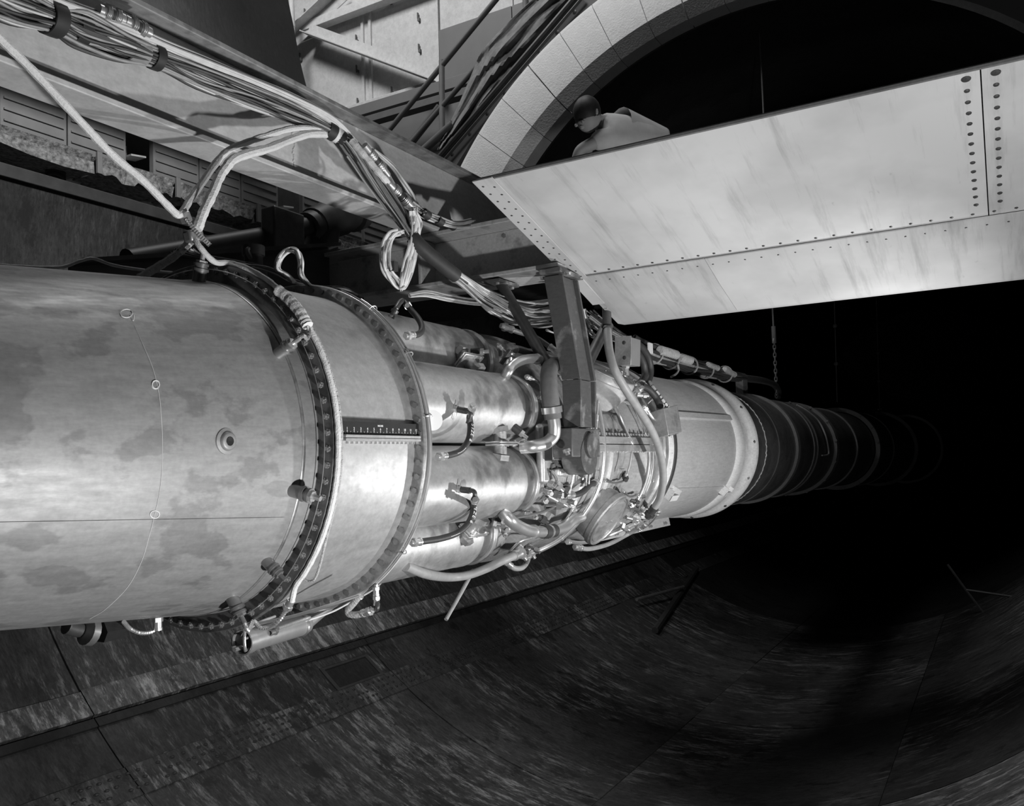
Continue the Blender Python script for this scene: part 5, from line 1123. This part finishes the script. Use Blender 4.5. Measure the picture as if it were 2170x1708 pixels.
# ------------------------------------------------------------------ behind the exhaust pipe: steam pipe with tee, bracket, wires
yp = 1.45
sp = thing('steam_pipe', 'dark pipe with bulky tee valve running behind the exhaust pipe under the girder', 'pipe', ony(660, 470, yp))
P0, P1, P2, P3 = ony(270, 552, yp), ony(600, 495, yp), ony(720, 455, yp), ony(830, 425, yp)
MB().tube([P0, P1, P2, P3], .052, 14).build('pipe', M_DARKST, sp)
A_, B2 = ony(652, 484, yp), ony(716, 458, yp); d = (B2 - A_).normalized()
MB().lathe(A_, d, [(0, .06), (0, .088), (.06, .09), (.06, .10), (.30, .115), (.40, .10), (.40, .125), (.48, .125), (.48, .06)], 22).build('tee_body', M_DARKST, sp)
MB().lathe((A_ + B2) / 2, (-.15, 0, -1), [(0, .10), (.12, .095), (.22, .10), (.25, .06)], 18).build('tee_branch', M_DARKST, sp)
MB().box(ony(600, 500, yp - .06), (.22, .1, .26)).build('valve_box', M_DKMETAL, sp, .01); MB().cyl(ony(600, 480, yp - .05), ony(600, 455, yp - .05), .012, 8).build('stem', M_BOLT, sp)
MB().box(ony(655, 505, yp + .1), (.12, .05, .06)).build('bright_bracket', M_BEAM, sp)
cbk = thing('cross_channel', 'dark steel channel lying across behind the exhaust pipe top', 'beam', ony(600, 570, .7))
q0, q1 = ony(250, 560, .75), ony(690, 530, .55); dd = (q1 - q0).normalized()
MB().box((q0 + q1) / 2 + Vector((0, .1, -.12)), ((q1 - q0).length + .2, .03, .28), (dd, dd.cross(Vector((0, 0, 1))), (0, 0, 1))).build('web', M_DARKST, cbk)
MB().box((q0 + q1) / 2 + Vector((0, .06, .02)), ((q1 - q0).length + .2, .1, .015), (dd, dd.cross(Vector((0, 0, 1))), (0, 0, 1))).build('flange', M_DARKST, cbk)
pg = thing('terminal_post', 'black ribbed terminal post standing behind the first flange', 'post', ony(538, 570, .15))
MB().lathe(ony(538, 590, .15), (0, 0, 1), [(0, .04), (.03, .04), (.03, .028), (.07, .028), (.07, .034), (.1, .034), (.1, .0)], 16).build('post', M_BLACK, pg)
MB().tube(catmull([ony(532, 548, .14), ony(524, 532, .14), ony(528, 528, .14), ony(538, 540, .14), ony(550, 545, .14)], 4), .008, 7).build('wire_end', M_WIREK, pg)
wl_ = thing('wire_loop', 'loop of black and white wires standing above the second flange', 'wire', ony(615, 570, -.1))
for k in range(9):
    s = rr.uniform(-5, 5); e = rr.uniform(-4, 4); mt = M_WIREK if k < 3 else M_WIREW
    MB().tube(catmull([ony(x, y, -.08 + rr.uniform(-.02, .02)) for x, y in ((622 + s, 598), (606 + s, 582), (588 + s, 568 + e), (594 + s, 545 + e), (612 + s, 530 + e), (630 + s, 533 + e), (637 + s, 555), (637 + s, 580), (648 + s, 598), (664, 608))], 5), .0035, 6, False).build('wire', mt, wl_)
wt2 = thing('wire_tail', 'thin dark wires trailing over the exhaust pipe top to the second flange', 'wire', ony(500, 560, 0))
for k in range(9):
    e = rr.uniform(-6, 6); s = rr.uniform(-5, 5)
    MB().tube(catmull([ony(x, y, .02 + rr.uniform(-.06, .03)) for x, y in ((360 + 6 * k, 532 + e), (430, 545 + e), (500, 556 + s), (570, 572 + e), (620, 595 + s), (670, 606), (730, 615 + e), (770, 632))], 5), .0028, 5, False).build('wire', (M_WIREK, M_WIREG, M_WIREK)[k % 3], wt2)
wrapped('wire', 'single dark wire draped along the top edge of the exhaust pipe', 'wire', [ony(-20, 560, .1), ony(60, 566, .1), ony(130, 566, .1), ony(170, 553, .1), ony(198, 548, .1), ony(240, 562, .1), ony(300, 572, .1), ony(365, 578, .1)], .004, M_WIREG, 0)
for o in MOULD: bpy.data.objects.remove(o)
